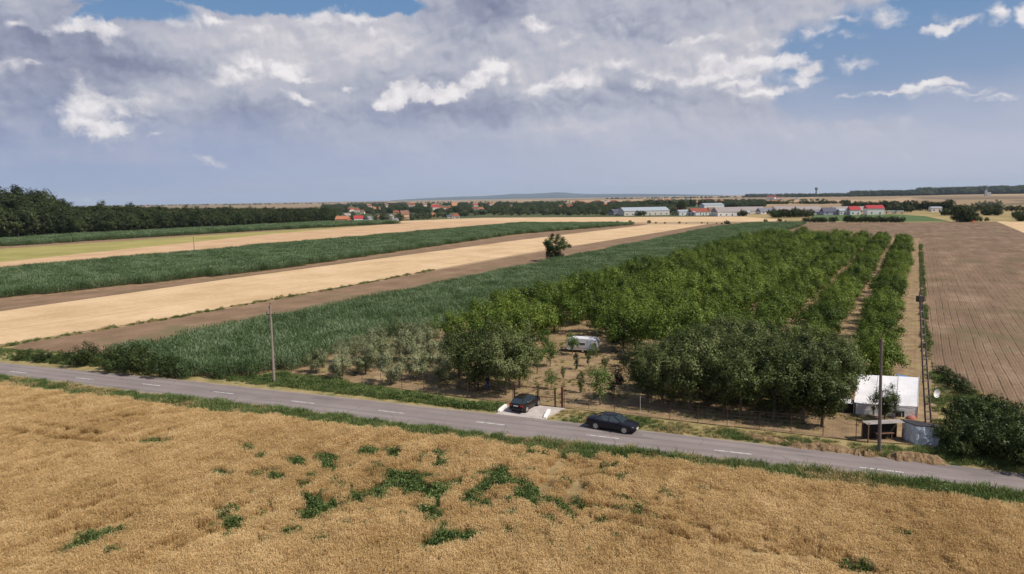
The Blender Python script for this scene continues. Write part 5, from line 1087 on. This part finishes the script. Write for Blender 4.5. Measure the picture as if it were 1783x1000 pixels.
# water tower and church far away
c = at(1421, 342.5); k_ = math.hypot(c.x, c.y)/F; e = empty('water_tower', P3(c), 0, 'slender water tower rising above the horizon', 'water tower')
m_ = simple('blue_grey_tower', (.20, .22, .25), .8)
MB().tube([(0, 0, 0), (0, 0, 10.5*k_)], [1.5*k_, 1.15*k_], 12).obj('shaft', m_, e); MB().tube([(0, 0, 10*k_), (0, 0, 11.4*k_), (0, 0, 14*k_), (0, 0, 14.6*k_)], [1.2*k_, 2.3*k_, 2.4*k_, .4*k_], 14).obj('tank', m_, e)
c = at(1716, 341); k_ = math.hypot(c.x, c.y)/F*.82; e = empty('church', P3(c), 0, 'church with pointed spire rising from the far tree line', 'church')
MB().box((0, 0, 5*k_), (3.2*k_, 3.2*k_, 10*k_)).obj('tower', WL[3], e); MB().tube([(0, 0, 10*k_), (0, 0, 14.5*k_), (0, 0, 19*k_)], [2.3*k_, 1.1*k_, .1*k_], 8).obj('spire', RF[6], e); MB().box((4.5*k_, 0, 3*k_), (7*k_, 4*k_, 6*k_)).obj('nave', WL[3], e)
# ---- trees
def ptree(name, kind, x, y, hpx, label, group, cat='tree', wf=1.0, hb=None, trunk=True, i=None):
    c = at(x, y); D = math.hypot(c.x, c.y); h = hpx/F*D; H0 = hb or {'forest': 19.5, 'broad': 9, 'grey': 12, 'poplar': 17, 'hedge': 3.0}[kind]
    s_ = h/H0; return plant(name, K[kind], P3(c), s_*wf, label, cat, group, sz=s_, trunk=trunk, i=i)
# forest edge at the left
ftop = [(-200, 326), (-60, 336), (0, 347), (30, 341), (75, 343), (110, 353), (125, 364), (160, 360), (240, 361), (330, 363), (450, 362), (560, 362), (585, 366)]
fbase = [(-200, 436), (0, 417), (120, 408), (240, 402), (360, 396), (470, 391), (586, 388)]
fy = lambda x: float(np.interp(x, [p_[0] for p_ in fbase], [p_[1] for p_ in fbase])); ft = lambda x: float(np.interp(x, [p_[0] for p_ in ftop], [p_[1] for p_ in ftop]))
nft = 0; x = -70.0
while x < 584:
    yb = fy(x); hp = (yb-ft(x))
    for row in range(2):
        hh = hp*(RNG.uniform(.60, .86) if row == 0 else RNG.uniform(.80, 1.06)); yy = yb-row*hp*.10
        lab = ('dark tree, %s from the left along the front edge of the forest belt' if row == 0 else 'dark tree crown, %s from the left just behind the forest front edge') % ordi(nft//2+1)
        ptree('forest_tree', 'forest', x+RNG.uniform(-3, 3), yy, hh, lab, 'trees of the dark forest belt', wf=1.05); nft += 1
    x += max(5.5, hp*.22)
print('forest', nft)
# the body of the wood behind its edge
V = [[], [], []]
for i in range(1500):
    x = RNG.uniform(-260, 580); yb = fy(x); c = at(x, yb); D = math.hypot(c.x, c.y)+RNG.uniform(25, 260); d = Vector((c.x, c.y, 0)).normalized()*D
    h = (yb-ft(x))/F*math.hypot(c.x, c.y)*RNG.uniform(.80, .98); V[0].append(d); V[1].append((0, 0, RNG.uniform(0, 6.28))); V[2].append((h/17*1.1, h/17*1.1, h/20))
FC = [proto('forest_crown', c_) for _, c_ in K['forest']]
scatter('woods', V[0], V[1], V[2], FC, 'closed dark forest behind its front row of trees', 'forest')
# village and horizon vegetation as individually placed trees
occ = L5
def near_label(x, y):
    b_ = min(ALLB, key=lambda q_: abs((q_[0]+q_[1])/2-x)+2.5*abs(q_[3]-y)); mx = (b_[0]+b_[1])/2
    w_ = b_[6].split(); w_ = w_[:min(len(w_), 7)]
    while w_[-1] in ('the', 'in', 'of', 'with', 'and', 'a', 'right', 'left', 'at', 'near', 'beside', 'behind', 'among', 'above', 'half', 'between', 'white', 'dark', 'dull'): w_.pop()
    rel = ('just ' if abs(x-mx) < 10 else 'further ')+('left of' if x < mx else 'right of') if abs(x-mx) > (b_[1]-b_[0])*.5 else ('in front of' if y > b_[3] else 'behind')
    return 'green tree %s the %s' % (rel, ' '.join(w_))
ALLB = L5+[q_ for q_ in ((928, 947, 365, 371, 1, 5, 'long low white barn'), (955, 969, 363, 371, 1, 5, 'taller white barn'), (988, 997, 366, 371, 1, 5, 'small pale barn'), (1069, 1102, 364, 375, 3, 6, 'dark-roofed barn'))]
def inside_house(x, y): return any(a_-1 < x < b_+1 and yt-1 < y < yb+5.5 for a_, b_, yt, yb, *_ in [(q_[0], q_[1], q_[2], q_[3]) for q_ in L5])
nv = 0
for i in range(1200):
    x = RNG.uniform(566, 1075); lo_ = float(np.interp(x, [566, 640, 700, 760, 830, 950, 1075], [386, 386, 386, 381, 376.5, 376, 375.5])); y = lo_ - abs(RNG.normal(0, 1))*6.5 - 0.2
    if y < 358.5 or inside_house(x, y): continue
    if nv >= 285: break
    hp = RNG.uniform(.75, 1.25)*np.interp(y, [355, 368, 386], [4.2, 6.2, 9.5])
    ptree('village_tree', 'broad' if RNG.random() < .88 else 'grey', x, y, hp, near_label(x, y), 'trees in the village', wf=1.25); nv += 1
V = [[], [], []]
for i in range(8500):
    u_ = RNG.random(); x = RNG.uniform(560, 1330)
    y = RNG.uniform(352.5, 372) if x < 1180 else RNG.uniform(350.5, 361)
    if inside_house(x, y) or (x > 720 and y < 356 and RNG.random() < .6): continue
    if float(fbm(x*.05, y*.4, 7, 1.0)) < (.33 if x < 1180 else .36): continue
    c = at(x, y); h = RNG.uniform(5, 9.5); V[0].append(P3(c)); V[1].append((0, 0, RNG.uniform(0, 6.28))); V[2].append((h/9*1.35, h/9*1.35, h/9))
# distant lines on the plain: right horizon wood, left horizon specks
def belt(x0, x1, y0, y1, k, h0, h1, top=None, wf=1.4):
    for i in range(k):
        x = RNG.uniform(x0, x1); f_ = (x-x0)/(x1-x0); y = y0+(y1-y0)*f_+RNG.uniform(-.25, .25); c = at(x, y); D = math.hypot(c.x, c.y); h = RNG.uniform(h0, h1)/F*D
        V[0].append(P3(c)); V[1].append((0, 0, RNG.uniform(0, 6.28))); V[2].append((h/9*wf, h/9*wf, h/9))
belt(1300, 1500, 344, 342.3, 260, 4.0, 5.8); belt(1480, 1620, 342.3, 340.2, 300, 5.5, 8.5); belt(1600, 1830, 340.2, 336.5, 460, 8, 11); belt(1050, 1300, 347.2, 344, 130, 1.6, 3.0)
belt(130, 560, 361.0, 355, 200, 1.0, 2.4); belt(1320, 1480, 356, 355, 120, 2.5, 6); belt(1280, 1440, 352, 350, 30, 2, 4)
scatter('far_woods', V[0], V[1], V[2], [proto('far_crown', c_) for _, c_ in K['broad']], 'far tree lines and garden greenery spread over the plain', 'far trees')
# hedges and tree groups at the right
TR = 'trees around the stables and pastures'
def row(x0, x1, ya, yb_, k, hmin, hmax, kind, label, wf=1.3, group=TR, name='hedgerow_tree'):
    for i in range(k):
        f_ = (i+.5)/k; lab_ = label if k == 1 else '%s, %s from left' % (label, ordi(i+1)); ptree(name, kind, x0+(x1-x0)*f_+RNG.uniform(-1.5, 1.5), ya+(yb_-ya)*f_, RNG.uniform(hmin, hmax), lab_, group, wf=wf)
row(1340, 1412, 379.5, 378.5, 13, 10, 15, 'hedge', 'dark tree in the clump in front of the stable row', .8)
row(1398, 1440, 387.5, 387.5, 9, 6, 9, 'hedge', 'dark bush in the hedge at the left of the green pasture', .8, name='hedge_bush'); row(1446, 1458, 387.5, 387.5, 2, 8, 10, 'hedge', 'rounded dark bush alone between the pasture hedges', .8, name='hedge_bush')
row(1470, 1572, 387.2, 387.6, 20, 6, 11, 'hedge', 'dark bush in the long hedge along the green pasture', .8, name='hedge_bush')
row(1470, 1660, 368, 367, 36, 14, 19, 'forest', 'dark tree of the wood behind the stables', 1.2); row(1550, 1588, 370, 370, 7, 9, 13, 'broad', 'mid-green tree in front of the dark wood')
row(1640, 1672, 375.5, 375.5, 7, 7, 10, 'hedge', 'olive bush right of the lone white house', .8, name='hedge_bush'); row(1668, 1693, 387, 387, 6, 14, 24, 'hedge', 'tall dark bush group at the edge of the ploughed field', .75, name='hedge_bush')
row(1655, 1800, 368.5, 368.5, 22, 8, 12, 'forest', 'dark tree of the belt at the far right', 1.3); row(1692, 1742, 366, 366, 7, 11, 18, 'grey', 'pale grey-green tall tree above the dark belt', .8)
row(1712, 1742, 375.5, 375.5, 6, 8, 11, 'hedge', 'dark bush group in the dry pasture', .8, name='hedge_bush'); row(1702, 1708, 386, 386, 1, 7, 8, 'hedge', 'small dark bush by the orange marker', .8, name='hedge_bush'); row(1716, 1720, 385.5, 385.5, 1, 5, 6, 'hedge', 'tiny dark bush at the pasture edge', .8, name='hedge_bush')
row(1765, 1775, 378, 378, 2, 8, 10, 'hedge', 'dark bush left of the corner thicket', .8, name='hedge_bush'); row(1772, 1795, 386, 386, 5, 10, 15, 'hedge', 'dark thicket bush at the right edge of the dry pasture', .8, name='hedge_bush')
row(1179, 1192, 373, 373, 3, 24, 27, 'poplar', 'dark columnar tree behind the red-roofed house', 1.0); row(1200, 1232, 362, 362, 5, 13, 18, 'poplar', 'tall thin tree behind the farm buildings', 1.0); row(1110, 1180, 363, 363, 12, 10, 16, 'broad', 'green tree behind the great metal roof', 1.2)
row(1168, 1178, 376, 376, 2, 8, 10, 'grey', 'olive-yellow tree between the great barn and the house', .9); row(1285, 1300, 377, 377, 3, 7, 11, 'hedge', 'dark bush beside the long white wall', .8, name='hedge_bush'); row(1108, 1125, 375.8, 375.8, 3, 6, 9, 'hedge', 'dark tree in front of the great metal roof', .8)
row(1300, 1340, 356, 355, 8, 4, 7, 'broad', 'green tree on the plain behind the stables')
for ib, (x, y, h) in enumerate(((1051, 388.5, 2.5), (1059, 388, 1.8), (1075, 388.5, 4), (1097, 388.5, 4.5), (1130, 389.5, 5.5), (1142, 389.5, 3), (1158, 389.8, 3), (1183, 389.5, 3.5), (1195, 390, 1.8), (1222, 389.5, 2.5), (1232, 390, 2.2), (1248, 390, 2.2), (1265, 391, 7), (1257, 391, 3), (1333, 387.5, 5.5), (1357, 387, 6), (1368, 386.8, 3), (1270, 391, 4))):
    ptree('field_edge_bush', 'hedge', x, y, h, ('low bush' if h < 5 else 'rounded dark bush')+', %s in the sparse line across the end of the strips' % ordi(ib+1), 'bushes along the field track', 'bush', wf=.9, trunk=False)
c = at(1696, 388); k_ = .7; mb = MB(); mb.prism([(-.8, 0), (.8, 0), (.9, .9), (0, 1.5), (-.9, .9)], -.6, .6); mb.tube([(-1.1, 0, 0), (-1.1, 0, 1.9)], .05, 6); o = mb.obj('orange_marker', simple('orange_sheet', (.60, .17, .06), .6)); o.location = P3(c); tag(o, 'small orange marker hut at the edge of the ploughed field', 'marker')
vt = {}
for o in COL.objects:
    if o.get('group') == 'trees in the village': vt.setdefault(o['label'], []).append(o)
for lb, os_ in vt.items():
    os_.sort(key=lambda o: o.location.x/o.location.y)
    if len(os_) > 1:
        for i, o in enumerate(os_): o['label'] = lb.replace('green tree ', 'green tree, %s from left, ' % ordi(i+1))
# ------------------------------------------------------------------ haze
m = bpy.data.materials.new('haze'); m.use_nodes = True; m.node_tree.nodes.clear(); n = NT(m.node_tree)
pv = n('ShaderNodeVolumePrincipled', {'Color': (.68, .82, 1.0, 1), 'Density': 2.6e-5, 'Anisotropy': .0})
n('ShaderNodeOutputMaterial', {'Volume': pv}, out=None)
mb = MB(); mb.box((0, 0, 199.0), (64000, 64000, 400.0)); hz = mb.obj('haze', m); tag(hz, kind='stuff')
